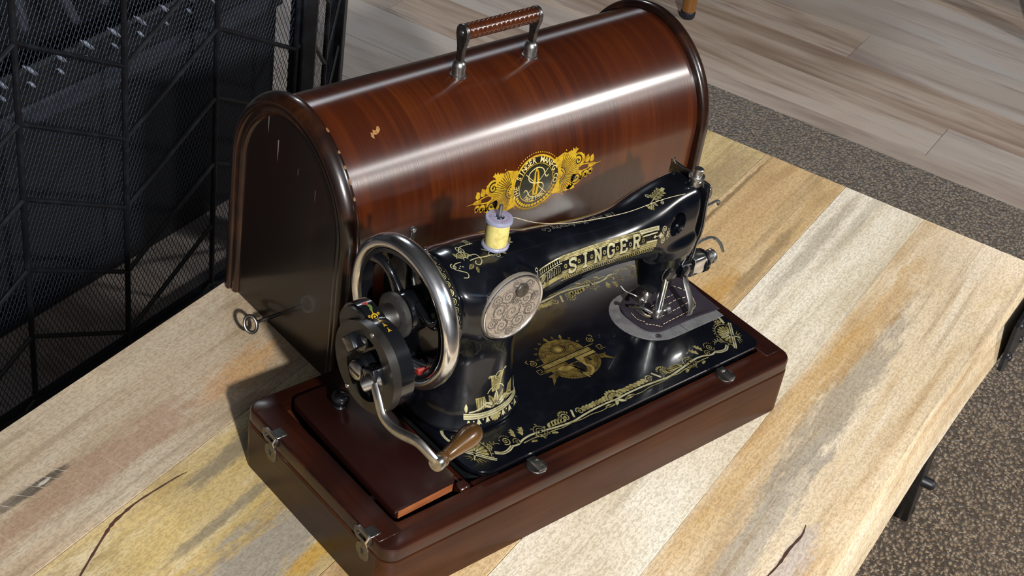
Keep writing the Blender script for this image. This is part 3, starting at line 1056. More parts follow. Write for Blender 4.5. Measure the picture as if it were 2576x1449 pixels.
k_ = 0
while x < 0.3412:
    prof.append((0.0065 + 0.0008 * abs(math.cos(math.pi * k_ / 10)) - 0.0004 * abs(math.cos(math.pi * k_ / 5)), x))
    x += 0.0050 / 10
    k_ += 1
lathe('grip', prof, M_GRIP, hd, (0, HY, HZ), (1, 0, 0), 28, 80)

# key in the lock of the cover
key = empty('key', (0.0815, 0.3045, 0.0198))
tag(key, 'small steel key with an oval bow standing in the lock of the case cover', 'key')
ring = []
ux, uy = Vector((1, 0, 0)), Vector((0, 0.62, 0.785))
for i_ in range(36):
    a = 2 * math.pi * i_ / 36
    ring.append(ux * (0.0056 * math.cos(a)) + uy * (0.0072 * math.sin(a)))
bm = bmesh.new()
bm_tube(bm, ring, 0.0013, 10, True, True, 1.25, 0.8)
bmobj('bow', bm, M_DARK_STEEL, key)
lathe('shank', [(0.0017, 0), (0.0014, 0.003), (0.0014, 0.006), (0.0022, 0.0065), (0.0022, 0.0078), (0.0015, 0.0082), (0.0023, 0.0088), (0.0023, 0.0098), (0.0016, 0.0104), (0.0016, 0.0290), (0, 0.0290)], M_DARK_STEEL, key, (0.0055, 0, 0), (1, 0, 0), 16)

# ------------------------------------------------------------------ sewing machine
mach = empty('sewing_machine', (0.25, 0.10, 0.052))
mach.location = (0, 0, 0)
tag(mach, 'black antique hand-crank sewing machine with gilt decals standing in its wooden base', 'sewing machine')
BZ = 0.0645
AY = 0.102                      # middle of arm and pillar

# --- SDF-BEGIN
ARM_X = [0.086, 0.098, 0.104, 0.115, 0.130, 0.150, 0.185, 0.222, 0.260, 0.290, 0.318, 0.345, 0.372]
ARM_YC = [.102, .102, .102, .102, .102, .102, .102, .102, .1025, .1035, .1060, .1080, .1090]
ARM_ZC = [.174, .174, .174, .1735, .173, .1725, .172, .171, .1685, .1665, .1650, .1625, .1605]
ARM_RY = [.022, .028, .0315, .0345, .0350, .0340, .0292, .0250, .0226, .0226, .0242, .0230, .0218]
ARM_RZ = [.022, .0275, .0310, .0335, .0335, .0327, .0282, .0243, .0214, .0222, .0272, .0335, .0360]
ARM_P = [2.0, 2.1, 2.2, 2.3, 2.3, 2.3, 2.2, 2.1, 2.1, 2.2, 2.5, 2.9, 3.4]
PIL_Z = [0.060, 0.066, 0.070, 0.076, 0.090, 0.110, 0.140, 0.175, 0.200]
PIL_A = [.0500, .0470, .0445, .0415, .0375, .0352, .0345, .0350, .0345]
PIL_B = [.0450, .0430, .0412, .0390, .0365, .0350, .0345, .0345, .0340]
PIL_CX = [.1430, .1430, .1430, .1430, .1425, .1420, .1415, .1400, .1390]


def smin(a, b, k):
    h = np.clip(0.5 + 0.5 * (b - a) / k, 0, 1)
    return b * (1 - h) + a * h - k * h * (1 - h)


def smax(a, b, k):
    return -smin(-a, -b, k)


def spl(x, xs, ys):
    """Smooth monotone-ish interpolation (cubic Hermite, finite-difference tangents)."""
    xs, ys = np.asarray(xs, float), np.asarray(ys, float)
    m = np.gradient(ys, xs)
    i = np.clip(np.searchsorted(xs, x) - 1, 0, len(xs) - 2)
    h = xs[i + 1] - xs[i]
    t = np.clip((x - xs[i]) / h, 0, 1)
    return ((2 * t ** 3 - 3 * t ** 2 + 1) * ys[i] + (t ** 3 - 2 * t ** 2 + t) * h * m[i] + (-2 * t ** 3 + 3 * t ** 2) * ys[i + 1] + (t ** 3 - t ** 2) * h * m[i + 1])


def body_sdf(x, y, z):
    yc, zc = spl(x, ARM_X, ARM_YC), spl(x, ARM_X, ARM_ZC)
    ry, rz, p = spl(x, ARM_X, ARM_RY), spl(x, ARM_X, ARM_RZ), spl(x, ARM_X, ARM_P)
    q = ((np.abs(y - yc) / ry) ** p + (np.abs(z - zc) / rz) ** p + 1e-12) ** (1 / p)
    arm = (q - 1) * np.minimum(ry, rz)
    arm = smax(arm, np.maximum(0.0995 - x, x - 0.3715), 0.010)
    cx, a, b = spl(z, PIL_Z, PIL_CX), spl(z, PIL_Z, PIL_A), spl(z, PIL_Z, PIL_B)
    q = ((np.abs(x - cx) / a) ** 2.3 + (np.abs(y - AY) / b) ** 2.3 + 1e-12) ** (1 / 2.3)
    pil = smax((q - 1) * np.minimum(a, b), np.maximum(0.0635 - z, z - 0.185), 0.006)
    d = smin(arm, pil, 0.022)
    # lower housing for the presser and needle bars
    hx, hy = 0.3475, 0.1020
    tz = np.clip((z - 0.092) / 0.045, 0, 1)
    ha, hb = 0.0120 + 0.0140 * tz, 0.0110 + 0.0085 * tz
    q = ((np.abs(x - hx) / ha) ** 2.6 + (np.abs(y - hy) / hb) ** 2.6 + 1e-12) ** (1 / 2.6)
    hs = smax((q - 1) * np.minimum(ha, hb), np.maximum(0.0935 - z, z - 0.150), 0.006)
    d = smin(d, hs, 0.007)
    # flat boss for the round cover plate
    rb = np.sqrt((x - 0.1462) ** 2 + (z - 0.1745) ** 2)
    d = smin(d, np.maximum(rb - 0.0268, np.maximum(0.0660 - y, y - 0.09)), 0.005)
    d = smax(d, -np.maximum(rb - 0.0292, y - 0.0662), 0.0015)
    # round oil hole near the head, facing the back
    qc = np.sqrt((x - 0.3385) ** 2 + (z - 0.1715) ** 2) - 0.0100
    cut = np.maximum(qc, y - 0.097)
    d = np.maximum(d, -cut)
    return d
# --- SDF-END


def surface_nets(f, lo_, hi_, h):
    ax = [np.arange(lo_[i_], hi_[i_] + h, h) for i_ in range(3)]
    X, Y, Z = np.meshgrid(*ax, indexing='ij')
    S = f(X, Y, Z)
    nx, ny, nz = S.shape
    c = [S[i_:nx - 1 + i_, j:ny - 1 + j, k:nz - 1 + k] for i_ in (0, 1) for j in (0, 1) for k in (0, 1)]
    neg = sum((q < 0).astype(np.int8) for q in c)
    act = (neg > 0) & (neg < 8)
    idx = -np.ones(act.shape, np.int64)
    ii = np.argwhere(act)
    idx[act] = np.arange(len(ii))
    P_ = np.zeros((len(ii), 3))
    C_ = np.zeros(len(ii))
    corner = np.array([(i_, j, k) for i_ in (0, 1) for j in (0, 1) for k in (0, 1)])
    vals = np.stack([q[act] for q in c], 1)
    for a in range(8):
        for b in range(a + 1, 8):
            if np.abs(corner[a] - corner[b]).sum() != 1:
                continue
            va, vb = vals[:, a], vals[:, b]
            m = (va < 0) != (vb < 0)
            t = va[m] / (va[m] - vb[m])
            P_[m] += corner[a] + t[:, None] * (corner[b] - corner[a])
            C_[m] += 1
    V = np.array(lo_) + (ii + P_ / C_[:, None]) * h
    faces = []
    for axis in range(3):
        o1, o2 = [(1, 2), (2, 0), (0, 1)][axis]
        sl0 = [slice(1, -1)] * 3
        sl0[axis] = slice(0, -1)
        sl1 = [slice(1, -1)] * 3
        sl1[axis] = slice(1, None)
        s0, s1 = S[tuple(sl0)] < 0, S[tuple(sl1)] < 0
        e = np.argwhere(s0 != s1)
        flip = s0[s0 != s1]
        e = e.copy()
        for q in range(3):
            if q != axis:
                e[:, q] += 1

        def cell(d1, d2):
            g = e.copy()
            g[:, o1] -= d1
            g[:, o2] -= d2
            return idx[g[:, 0], g[:, 1], g[:, 2]]
        quad = np.stack([cell(1, 1), cell(0, 1), cell(0, 0), cell(1, 0)], 1)
        quad[~flip] = quad[~flip][:, ::-1]
        faces.append(quad)
    F = np.concatenate(faces)
    F = F[(F >= 0).all(1)]
    return V, F


def grad(f, V, e=2e-4):
    g = np.stack([f(V[:, 0] + e * (q == 0), V[:, 1] + e * (q == 1), V[:, 2] + e * (q == 2)) - f(V[:, 0] - e * (q == 0), V[:, 1] - e * (q == 1), V[:, 2] - e * (q == 2)) for q in range(3)], 1)
    return g / np.maximum(np.linalg.norm(g, axis=1, keepdims=True), 1e-9)


V, F = surface_nets(body_sdf, (0.088, 0.050, 0.0595), (0.382, 0.154, 0.214), 0.00115)
nrm = grad(body_sdf, V)
for _ in range(3):
    V = V - nrm * body_sdf(V[:, 0], V[:, 1], V[:, 2])[:, None] * 0.7
nrm = grad(body_sdf, V, 4e-4)
me = bpy.data.meshes.new('body')
me.from_pydata(V.tolist(), [], F.tolist())
me.update()
body = finish('body', me, M_ENAMEL, mach, True, None, 180)
me.normals_split_custom_set_from_vertices(nrm.tolist())
body['label'] = 'black enamelled pillar and arm'


def trace(o3, d3, maxd=0.3):
    """March from o3 along d3 on to the casting; returns hit points and normals (arrays)."""
    o3 = np.atleast_2d(np.asarray(o3, float)).copy()
    d3 = np.asarray(d3, float)
    d3 = d3 / np.linalg.norm(d3)
    t = np.zeros(len(o3))
    for _ in range(90):
        p = o3 + d3 * t[:, None]
        t = t + np.clip(body_sdf(p[:, 0], p[:, 1], p[:, 2]) * 0.55, -0.004, 0.02)
    p = o3 + d3 * t[:, None]
    return p, grad(body_sdf, p)


# bed
bed_out = rrect(0.0960, 0.4075, 0.0215, 0.1785, [0.018, 0.010, 0.010, 0.018], 10)
bm = bmesh.new()
for v_ in bm_prism(bm, bed_out, 0.0530, BZ, 0.0018, 3, None, True):
    if v_.is_valid:                      # edge shaped to slope inward, so it mirrors the dark rim and reads darker
        f_ = 0.0045 * max(0.0, (BZ - 0.0018 - v_.co.z) / 0.0097)
        v_.co.x += f_ if v_.co.x < 0.25 else -f_
        v_.co.y += f_ if v_.co.y < 0.10 else -f_
bmobj('bed', bm, M_ENAMEL, mach)
prism('bed_skirt', rrect(0.103, 0.4005, 0.0285, 0.1715, 0.012, 8), 0.0440, 0.0532, M_BLACK_MATT, mach, 0)
# needle plate and slide plate
pl = [(0.4070, 0.0665), (0.4070, 0.1345)] + [(0.3475 + 0.034 * math.cos(a), 0.1005 + 0.034 * math.sin(a)) for a in [R_(v) for v in range(90, 271, 10)]]
prism('slide_plate', pl, BZ - 0.001, BZ + 0.0005, M_PLATE, mach, 0.0002, 1)
box('plate_joint', 0.3625, 0.3630, 0.0668, 0.1342, BZ, BZ + 0.00058, M_BLACK_MATT, mach)
for sx_, sy_ in ((0.3350, 0.0745), (0.3350, 0.1265)):
    sc_ = lathe('plate_screw', [(0.0028, 0), (0.0028, 0.0006), (0, 0.0007)], M_DARK_STEEL, mach, (sx_, sy_, BZ + 0.0003), (0, 0, 1), 16)
    box('slot', sx_ - 0.0026, sx_ + 0.0026, sy_ - 0.0003, sy_ + 0.0003, BZ + 0.0009, BZ + 0.00108, M_BLACK_MATT, sc_)
lathe('bed_screw', [(0.0022, 0), (0.0020, 0.0008), (0, 0.001)], M_BLACK_GLOSS, mach, (0.3020, 0.0955, BZ), (0, 0, 1), 14)
lathe('bed_screw', [(0.0016, 0), (0.0014, 0.0006), (0, 0.0008)], M_BLACK_GLOSS, mach, (0.2905, 0.1005, BZ), (0, 0, 1), 14)

# engraved round cover plate on the pillar
IPX, IPZ = 0.1462, 0.1745
IPY = 0.0660
ip = empty('inspection_plate')
ip.parent = mach


M_NICKEL_PLATE = worn('dull_nickel_plate', srgb(196, 186, 174), srgb(176, 166, 154), 0.38, 0.75, 150)
lathe('plate', [(0.0280, -0.0015), (0.0282, 0.0012), (0.0276, 0.0022), (0.0262, 0.0024), (0.0256, 0.0018), (0.0250, 0.0019), (0, 0.0019)], M_NICKEL_PLATE, ip, (IPX, IPY, IPZ), (0, -1, 0), 64)
tube('plate_edge', [(IPX + 0.0270 * math.cos(a), IPY - 0.0023, IPZ + 0.0270 * math.sin(a)) for a in [2 * math.pi * q / 64 for q in range(64)]], 0.0008, M_CHROME, ip, 6, True)
lathe('pivot_screw', [(0.0058, 0), (0.0058, 0.0018), (0.0054, 0.0023), (0, 0.0023)], M_DARK_STEEL, ip, (IPX + 0.0055, IPY - 0.0018, IPZ + 0.0140), (0, -1, 0), 24)

# handwheel
WX, WY, WZ, WR = 0.0735, 0.0985, 0.1750, 0.0530
hw = empty('handwheel')
hw.parent = mach


def wpt(x, r, a):
    return (x, WY + r * math.cos(a), WZ + r * math.sin(a))


bm = bmesh.new()
nn, mm = 96, 18
rings = []
for q in range(nn):
    a = 2 * math.pi * q / nn
    row = []
    for j in range(mm):
        b = 2 * math.pi * j / mm
        row.append(bm.verts.new(wpt(WX + 0.0074 * math.sin(b), WR + 0.0054 * math.cos(b), a)))
    rings.append(row)
for q in range(nn):
    for j in range(mm):
        bm.faces.new((rings[q][j], rings[q][(j + 1) % mm], rings[(q + 1) % nn][(j + 1) % mm], rings[(q + 1) % nn][j]))
bmobj('rim', bm, M_CHROME, hw)
for s_ in range(3):
    a0 = 2 * math.pi * s_ / 3 + 0.35
    pts = [wpt(WX + 0.004, 0.0130, a0), wpt(WX + 0.003, 0.0210, a0 + 0.30), wpt(WX + 0.001, 0.0300, a0 + 0.42), wpt(WX, 0.0400, a0 + 0.34), wpt(WX, 0.0500, a0 + 0.12)]
    sp = smooth_path(pts, 6)
    tube('spoke', sp, [0.0058 - 0.0020 * math.sin(math.pi * q / (len(sp) - 1)) for q in range(len(sp))], M_BLACK_GLOSS, hw, 12, False, 1.0, 0.8, (1, 0, 0))
ring_prism('inner_rim', [(WY + (WR - 0.0045) * math.cos(t), WZ + (WR - 0.0045) * math.sin(t)) for t in np.linspace(0, 2 * math.pi, 73)[:-1]],
           [(WY + (WR - 0.0075) * math.cos(t), WZ + (WR - 0.0075) * math.sin(t)) for t in np.linspace(0, 2 * math.pi, 73)[:-1]], WX - 0.005, WX + 0.005, M_BLACK_GLOSS, hw, AX_X)
lathe('hub', [(0.010, 0), (0.0145, 0.001), (0.0155, 0.006), (0.0145, 0.014), (0.012, 0.028)], M_BLACK_GLOSS, hw, (WX - 0.004, WY, WZ), (1, 0, 0), 32)
lathe('clutch_disc', [(0.0090, 0), (0.0158, 0.0004), (0.0172, 0.0016), (0.0172, 0.0052), (0.0162, 0.0062), (0.010, 0.0064)], worn('grey_clutch', (0.06, 0.058, 0.056), (0.035, 0.034, 0.033), 0.45, 0.5, 120), hw, (WX - 0.0115, WY, WZ), (1, 0, 0), 40)
lathe('clutch_collar', [(0.0095, 0), (0.0100, 0.001), (0.0100, 0.0105)], M_DARK_STEEL, hw, (WX - 0.0215, WY, WZ), (1, 0, 0), 32)
lathe('pulley_flange', [(0.012, -0.004), (0.0385, -0.003), (0.0405, -0.001), (0.0408, 0.0075), (0.0395, 0.009), (0.030, 0.012), (0.020, 0.013)], M_BLACK_GLOSS, hw, (WX + 0.0135, WY + 0.001, WZ), (1, 0, 0), 72)
lathe('arm_collar', [(0.0225, 0), (0.030, 0.0005), (0.0325, 0.003), (0.033, 0.006), (0.030, 0.009)], M_BLACK_GLOSS, mach, (0.0955, AY, 0.174), (1, 0, 0), 56)

# bobbin winder beyond the wheel
bw = empty('bobbin_winder')
bw.parent = mach
tube('winder_frame', smooth_path([(0.108, 0.134, 0.165), (0.100, 0.138, 0.182), (0.0955, 0.134, 0.198), (0.0930, 0.124, 0.209)], 5), 0.0046, M_BLACK_GLOSS, bw, 10)
tube('winder_pin', [(0.0930, 0.124, 0.207), (0.0925, 0.1215, 0.2245)], 0.0017, M_CHROME, bw, 10)
lathe('winder_cap', [(0.0022, 0), (0.0024, 0.002), (0.0016, 0.0035), (0, 0.0037)], M_CHROME, bw, (0.0925, 0.1215, 0.2240), (0, -0.1, 1), 12)
lathe('winder_wheel', [(0.004, 0), (0.0100, 0.001), (0.0105, 0.004), (0.0100, 0.006), (0.003, 0.007)], M_BLACK_GLOSS, bw, (0.085, 0.130, 0.198), (1, 0, 0), 28)
tube('winder_spring', smooth_path([(0.100, 0.118, 0.206), (0.0985, 0.113, 0.2125), (0.0965, 0.109, 0.2120), (0.0970, 0.106, 0.2070)], 5), 0.0014, M_CHROME, bw, 8)

# hand crank gearbox
hc = empty('hand_crank')
hc.parent = mach
GY, GZ, GR = 0.0775, 0.1590, 0.0345
GX = 0.0255


def two_lobe(r1, r2, n_=64):
    """Outline around the big gear (r1) and the pinion lobe (r2) in (y, z)."""
    pts = []
    c1, c2 = (GY, GZ), (WY, WZ + 0.002)
    for q in range(n_ * 2):
        a = 2 * math.pi * q / (n_ * 2)
        d = np.array([math.cos(a), math.sin(a)])
        best = r1
        o_ = np.array(c2) - np.array(c1)
        bq = d @ o_
        disc = bq * bq - (o_ @ o_ - r2 * r2)
        if disc > 0:
            best = max(best, bq + math.sqrt(disc))
        pts.append((c1[0] + d[0] * best, c1[1] + d[1] * best))
    return pts


prism('gear_housing', two_lobe(GR - 0.0012, 0.0182), GX + 0.0065, GX + 0.0185, M_BLACK_GLOSS, hc, 0.0016, 2, AX_X, True)
ring_prism('gear_cover', [(GY + GR * math.cos(t), GZ + GR * math.sin(t)) for t in np.linspace(0, 2 * math.pi, 65)[:-1]],
           [(GY - 0.001 + 0.0215 * math.cos(t), GZ + 0.0265 * math.sin(t)) for t in np.linspace(0, 2 * math.pi, 65)[:-1]], GX - 0.0005, GX + 0.0065, M_GUNMETAL, hc, AX_X)
prism('pinion_face', [(WY + 0.0165 * math.cos(t), WZ + 0.002 + 0.0165 * math.sin(t)) for t in np.linspace(0, 2 * math.pi, 41)[:-1]], GX + 0.0035, GX + 0.008, M_GUNMETAL, hc, 0.0012, 2, AX_X, True)
lathe('pinion_recess', [(0.0072, 0), (0.0078, 0.0014), (0.005, 0.002), (0, 0.0015)], M_BLACK_GLOSS, hc, (GX + 0.0035, WY, WZ + 0.002), (-1, 0, 0), 24)
lathe('gear_boss', [(0.0095, 0), (0.0095, 0.007), (0.0075, 0.009), (0.0075, 0.012), (0, 0.0125)], M_BLACK_GLOSS, hc, (GX + 0.0055, GY, GZ), (-1, 0, 0), 28)
gs = lathe('gear_screw', [(0.0068, 0), (0.0068, 0.0022), (0.0058, 0.0030), (0, 0.0032)], M_STEEL, hc, (GX - 0.0060, GY, GZ), (-1, 0, 0), 26)
box('slot', GX - 0.0095, GX - 0.0090, GY - 0.0062, GY + 0.0062, GZ - 0.0007, GZ + 0.0007, M_BLACK_MATT, gs)
bxm = Matrix.Translation((GX - 0.002, GY + 0.012, GZ + 0.0155)) @ Matrix.Rotation(R_(40), 4, 'X')
box('lock_nut', -0.005, 0.006, -0.0058, 0.0058, -0.0058, 0.0058, M_BLACK_GLOSS, hc, 0.0012, 2, bxm)
lathe('lock_washer', [(0.0082, 0), (0.0082, 0.0016), (0.006, 0.002)], M_DARK_STEEL, hc, (GX + 0.004, GY + 0.012, GZ + 0.0150), (-1, 0, 0), 24)
for a in (100, 215, 300):
    lathe('cover_screw', [(0.0019, 0), (0.0017, 0.0008), (0, 0.001)], M_STEEL, hc, (GX - 0.0005, GY + 0.0328 * math.cos(R_(a)), GZ + 0.0328 * math.sin(R_(a))), (-1, 0, 0), 12)
# bracket to the pillar
tube('bracket', smooth_path([(GX + 0.022, GY + 0.004, GZ - 0.030), (0.062, 0.083, 0.128), (0.078, 0.090, 0.126), (0.098, 0.098, 0.130), (0.112, 0.100, 0.134)], 5), [0.0095] * 21, M_BLACK_GLOSS, hc, 14)
lathe('bracket_boss', [(0.010, 0), (0.012, 0.002), (0.012, 0.009), (0.009, 0.011)], M_BLACK_GLOSS, hc, (0.088, 0.094, 0.127), (1, 0, 0.1), 24)
tube('finger', smooth_path([(GX + 0.02, WY - 0.002, WZ + 0.004), (0.056, WY - 0.012, WZ - 0.016), (0.064, WY - 0.022, WZ - 0.026), (0.0735, WY - 0.028, WZ - 0.031)], 5), 0.0046, M_BLACK_GLOSS, hc, 10)
box('leather_pad', 0.066, 0.076, WY - 0.032, WY - 0.022, WZ - 0.034, WZ - 0.028, simple('red_leather', srgb(120, 24, 18), 0.6), hc, 0.001, 1)
# crank arm, hinge and wooden knob
hinge = (GX - 0.0070, 0.0590, 0.1622)
lathe('hinge_barrel', [(0, -0.0072), (0.0044, -0.0072), (0.0050, -0.0065), (0.0050, 0.0065), (0.0044, 0.0072), (0, 0.0072)], M_STEEL, hc, hinge, (-0.75, 0.45, -0.45), 24)
bxm = Matrix.Translation((GX - 0.0050, 0.0605, 0.1640)) @ Matrix.Rotation(R_(-25), 4, 'X')
box('hinge_block', -0.004, 0.008, -0.0068, 0.0068, -0.006, 0.0075, M_BLACK_GLOSS, hc, 0.0016, 2, bxm)
lathe('hinge_pin', [(0.0040, 0), (0.0036, 0.0012), (0, 0.0018)], M_BLACK_GLOSS, hc, (GX - 0.0090, 0.0600, 0.1650), (-1, -0.3, 0.2), 16)
KE = Vector((0.025, -0.0096, 0.1389))
arm_pts = smooth_path([(GX - 0.0075, 0.0560, 0.1630), (0.0165, 0.0490, 0.1566), (0.0160, 0.0414, 0.1465), (0.0165, 0.0311, 0.1434), (0.0175, 0.0212, 0.1444), (0.0195, 0.0066, 0.1477), (0.0225, -0.0056, 0.1431), tuple(KE)], 6)
tube('crank_arm', arm_pts, [0.0033 + 0.0004 * math.sin(3.1 * q / len(arm_pts)) for q in range(len(arm_pts))], M_STEEL, hc, 12, False, 1.25, 0.75, (1, 0, 0))
kd = Vector((0.958, 0.283, -0.03)).normalized()
lathe('crank_eye', [(0, -0.0030), (0.0052, -0.0026), (0.0056, -0.0010), (0.0056, 0.0020), (0.0050, 0.0032)], M_STEEL, hc, tuple(KE), tuple(kd), 24)
kn = lathe('knob', [(0.0050, 0.0034), (0.0056, 0.0044), (0.0056, 0.0060), (0.0048, 0.0070), (0.0047, 0.0100), (0.0052, 0.0160), (0.0064, 0.0240), (0.0076, 0.0310), (0.0082, 0.0370), (0.0078, 0.0420), (0.0062, 0.0455), (0.0044, 0.0468), (0, 0.0470)], M_KNOBWOOD, hc, tuple(KE), tuple(kd), 32)
kn['label'] = 'turned wooden crank knob'
lathe('knob_cap', [(0.0046, 0.0462), (0.0044, 0.0474), (0.003, 0.0478), (0, 0.0478)], M_STEEL, kn, tuple(KE), tuple(kd), 24)

# ---- head: face plate, bars, foot, tension, guides
fp = [(0.0905, 0.1185), (0.1275, 0.1185), (0.1300, 0.125), (0.1310, 0.150), (0.1325, 0.178), (0.1330, 0.1975), (0.0895, 0.1975), (0.0875, 0.192), (0.0880, 0.182), (0.0872, 0.170), (0.0862, 0.158), (0.0868, 0.148), (0.0885, 0.140), (0.0890, 0.130)]
prism('face_plate', fp[::-1] if False else fp, 0.3708, 0.3734, M_BLACK_GLOSS, mach, 0.0007, 2, AX_X, True)
tube('face_plate_edge', smooth_path([(0.3736, y - 0.0002, z) for y, z in [(0.0893, 0.1965), (0.0872, 0.192), (0.0878, 0.182), (0.0869, 0.170), (0.0859, 0.158), (0.0865, 0.148), (0.0882, 0.140), (0.0888, 0.130), (0.0900, 0.1195)]], 4), 0.0006, M_STEEL, mach, 6)
# crest along the top of the face plate
cr = [(0.0920, 0.193), (0.1290, 0.193), (0.1300, 0.1985), (0.1285, 0.1990), (0.1262, 0.1972), (0.1210, 0.1985), (0.1170, 0.1975), (0.1130, 0.1995), (0.1090, 0.1985), (0.1040, 0.1995), (0.0985, 0.1990), (0.0930, 0.1985)]
prism('thread_guide_plate', cr, 0.3690, 0.3706, M_DARK_STEEL, mach, 0.0003, 1, AX_X, True)
tube('thread_hook', smooth_path([(0.3698, 0.1290, 0.1970), (0.3700, 0.1293, 0.2000), (0.3704, 0.1280, 0.2022)], 4), 0.0009, M_CHROME, mach, 8)
lathe('thumb_screw', [(0.0052, 0), (0.0052, 0.0042), (0.0044, 0.0050), (0.0044, 0.0056), (0.0066, 0.0062), (0.0070, 0.0078), (0.0064, 0.0092), (0.0044, 0.0096), (0.0044, 0.0146), (0.0038, 0.0152), (0, 0.0154)], M_STEEL, mach, (0.3660, 0.0990, 0.1935), (0.05, 0, 1), 26)
tube('slack_bracket', smooth_path([(0.3738, 0.0925, 0.1930), (0.3765, 0.0895, 0.1905), (0.3760, 0.0880, 0.1850), (0.3745, 0.0890, 0.1800)], 4), 0.0014, M_CHROME, mach, 8, False, 1.6, 0.6)
tube('take_up_lever', smooth_path([(0.3734, 0.1010, 0.1610), (0.3850, 0.1010, 0.1622), (0.3960, 0.1010, 0.1640), (0.4030, 0.1005, 0.1650), (0.4050, 0.0995, 0.1635), (0.4030, 0.0990, 0.1620)], 5), 0.0012, M_STEEL, mach, 8)
# oil-hole inside
lathe('take_up_crank', [(0.0068, 0), (0.0068, 0.003), (0.004, 0.0035), (0, 0.0035)], M_BLACK_GLOSS, mach, (0.3385, 0.0968, 0.1715), (0, -1, 0), 24)
bxm = Matrix.Translation((0.3385, 0.0925, 0.1705)) @ Matrix.Rotation(R_(-35), 4, 'Y')
box('crank_flat', -0.0045, 0.0045, -0.0008, 0.0012, -0.0022, 0.0022, M_DARK_STEEL, mach, 0.0004, 1, bxm)
lathe('oil_hole', [(0.0016, 0), (0.0014, 0.0003), (0, 0.0003)], M_BLACK_MATT, mach, (0.3250, 0.0925, 0.1885), (0, -0.6, 0.8), 14)
# needle bar and presser bar
tube('needle_bar', [(0.3440, 0.1045, 0.118), (0.3440, 0.1045, 0.0835)], 0.0030, M_CHROME, mach, 16)
tube('needle', [(0.3440, 0.1045, 0.0840), (0.3440, 0.1045, 0.0680)], [0.0009, 0.0006], M_CHROME, mach, 8)
lathe('needle_clamp', [(0.0042, 0), (0.0042, 0.0075), (0.0034, 0.0085)], M_STEEL, mach, (0.3440, 0.1045, 0.0800), (0, 0, 1), 18)
lathe('clamp_screw', [(0.0014, 0), (0.0014, 0.0050), (0.0036, 0.0052), (0.0036, 0.0082), (0, 0.0086)], M_STEEL, mach, (0.3410, 0.1045, 0.0835), (-1, 0, 0), 16)
tube('presser_bar', [(0.3440, 0.0885, 0.116), (0.3440, 0.0885, 0.0735)], 0.0033, M_CHROME, mach, 16)
pf = empty('presser_foot')
pf.parent = mach
lathe('foot_clamp', [(0.0042, 0), (0.0048, 0.001), (0.0048, 0.0085), (0.0040, 0.0095)], M_STEEL, pf, (0.3440, 0.0885, 0.0720), (0, 0, 1), 20)
lathe('foot_screw', [(0.0018, 0), (0.0018, 0.0030), (0.0046, 0.0034), (0.0048, 0.0068), (0.0036, 0.0074), (0, 0.0076)], M_STEEL, pf, (0.3485, 0.0880, 0.0770), (1, -0.1, 0.1), 18)
for dx in (-0.0032, 0.0032):
    tube('toe', smooth_path([(0.3440 + dx * 0.4, 0.0900, 0.0730), (0.3440 + dx, 0.0960, 0.0698), (0.3440 + dx, 0.1050, 0.0689), (0.3440 + dx, 0.1120, 0.0700)], 4), 0.0017, M_CHROME, pf, 8, False, 1.3, 0.6)
tube('foot_guide', smooth_path([(0.3405, 0.0900, 0.0770), (0.3350, 0.0960, 0.0800), (0.3330, 0.1040, 0.0760), (0.3350, 0.1120, 0.0715)], 5), 0.0012, M_STEEL, pf, 8)
tube('guide_wire', smooth_path([(0.3380, 0.1010, 0.0840), (0.3330, 0.1080, 0.0870), (0.3290, 0.1150, 0.0880), (0.3270, 0.1200, 0.0910)], 5), 0.0006, M_STEEL, pf, 6)
# presser lifter
tube('presser_lifter', smooth_path([(0.3725, 0.0925, 0.1180), (0.3740, 0.0930, 0.1080), (0.3740, 0.0905, 0.0985), (0.3745, 0.0850, 0.0900), (0.3745, 0.0795, 0.0810), (0.3740, 0.0775, 0.0730), (0.3735, 0.0785, 0.0700)], 5), 0.0024, M_STEEL, mach, 10, False, 0.45, 1.3, (1, 0, 0))
lathe('lifter_screw', [(0.0052, 0), (0.0050, 0.003), (0.0030, 0.0036), (0, 0.0036)], M_BLACK_GLOSS, mach, (0.3620, 0.0850, 0.1170), (0.25, -1, 0), 20)
lathe('head_screw', [(0.0052, 0), (0.0052, 0.002), (0.0034, 0.0028), (0, 0.0028)], M_DARK_STEEL, mach, (0.3425, 0.0835, 0.1200), (-0.2, -1, 0), 6)
tube('head_screw_ring', [(0.3415 + 0.0068 * math.cos(a), 0.0852, 0.1202 + 0.0068 * math.sin(a)) for a in [R_(v) for v in range(100, 260, 10)]], 0.0006, M_DARK_STEEL, mach, 6)
lathe('lifter_boss', [(0.0075, 0), (0.0075, 0.010), (0.006, 0.0115), (0, 0.0115)], M_BLACK_GLOSS, mach, (0.3590, 0.0905, 0.1165), (1, -0.1, 0), 22)
# tension
tn = empty('tension')
tn.parent = mach
TY, TZ_ = 0.0930, 0.1125
prism('tension_block', rrect(TY - 0.0085, TY + 0.0085, TZ_ - 0.0095, TZ_ + 0.0110, [0.007, 0.007, 0.003, 0.003], 6), 0.3735, 0.3875, M_CHROME, tn, 0.0008, 2, AX_X, True)
lathe('tension_disc', [(0.004, 0), (0.0098, 0.0004), (0.0104, 0.0014), (0.0094, 0.0026), (0.005, 0.003)], M_BLACK_GLOSS, tn, (0.3877, TY, TZ_), (1, 0, 0), 30)
lathe('tension_disc', [(0.005, 0), (0.0094, 0.0004), (0.0104, 0.0016), (0.0098, 0.0026), (0.004, 0.003)], M_BLACK_GLOSS, tn, (0.3909, TY, TZ_), (1, 0, 0), 30)
sprg = [(0.3940 + 0.0085 * q / 60, TY + 0.0054 * math.cos(q * 0.55), TZ_ + 0.0054 * math.sin(q * 0.55)) for q in range(61)]
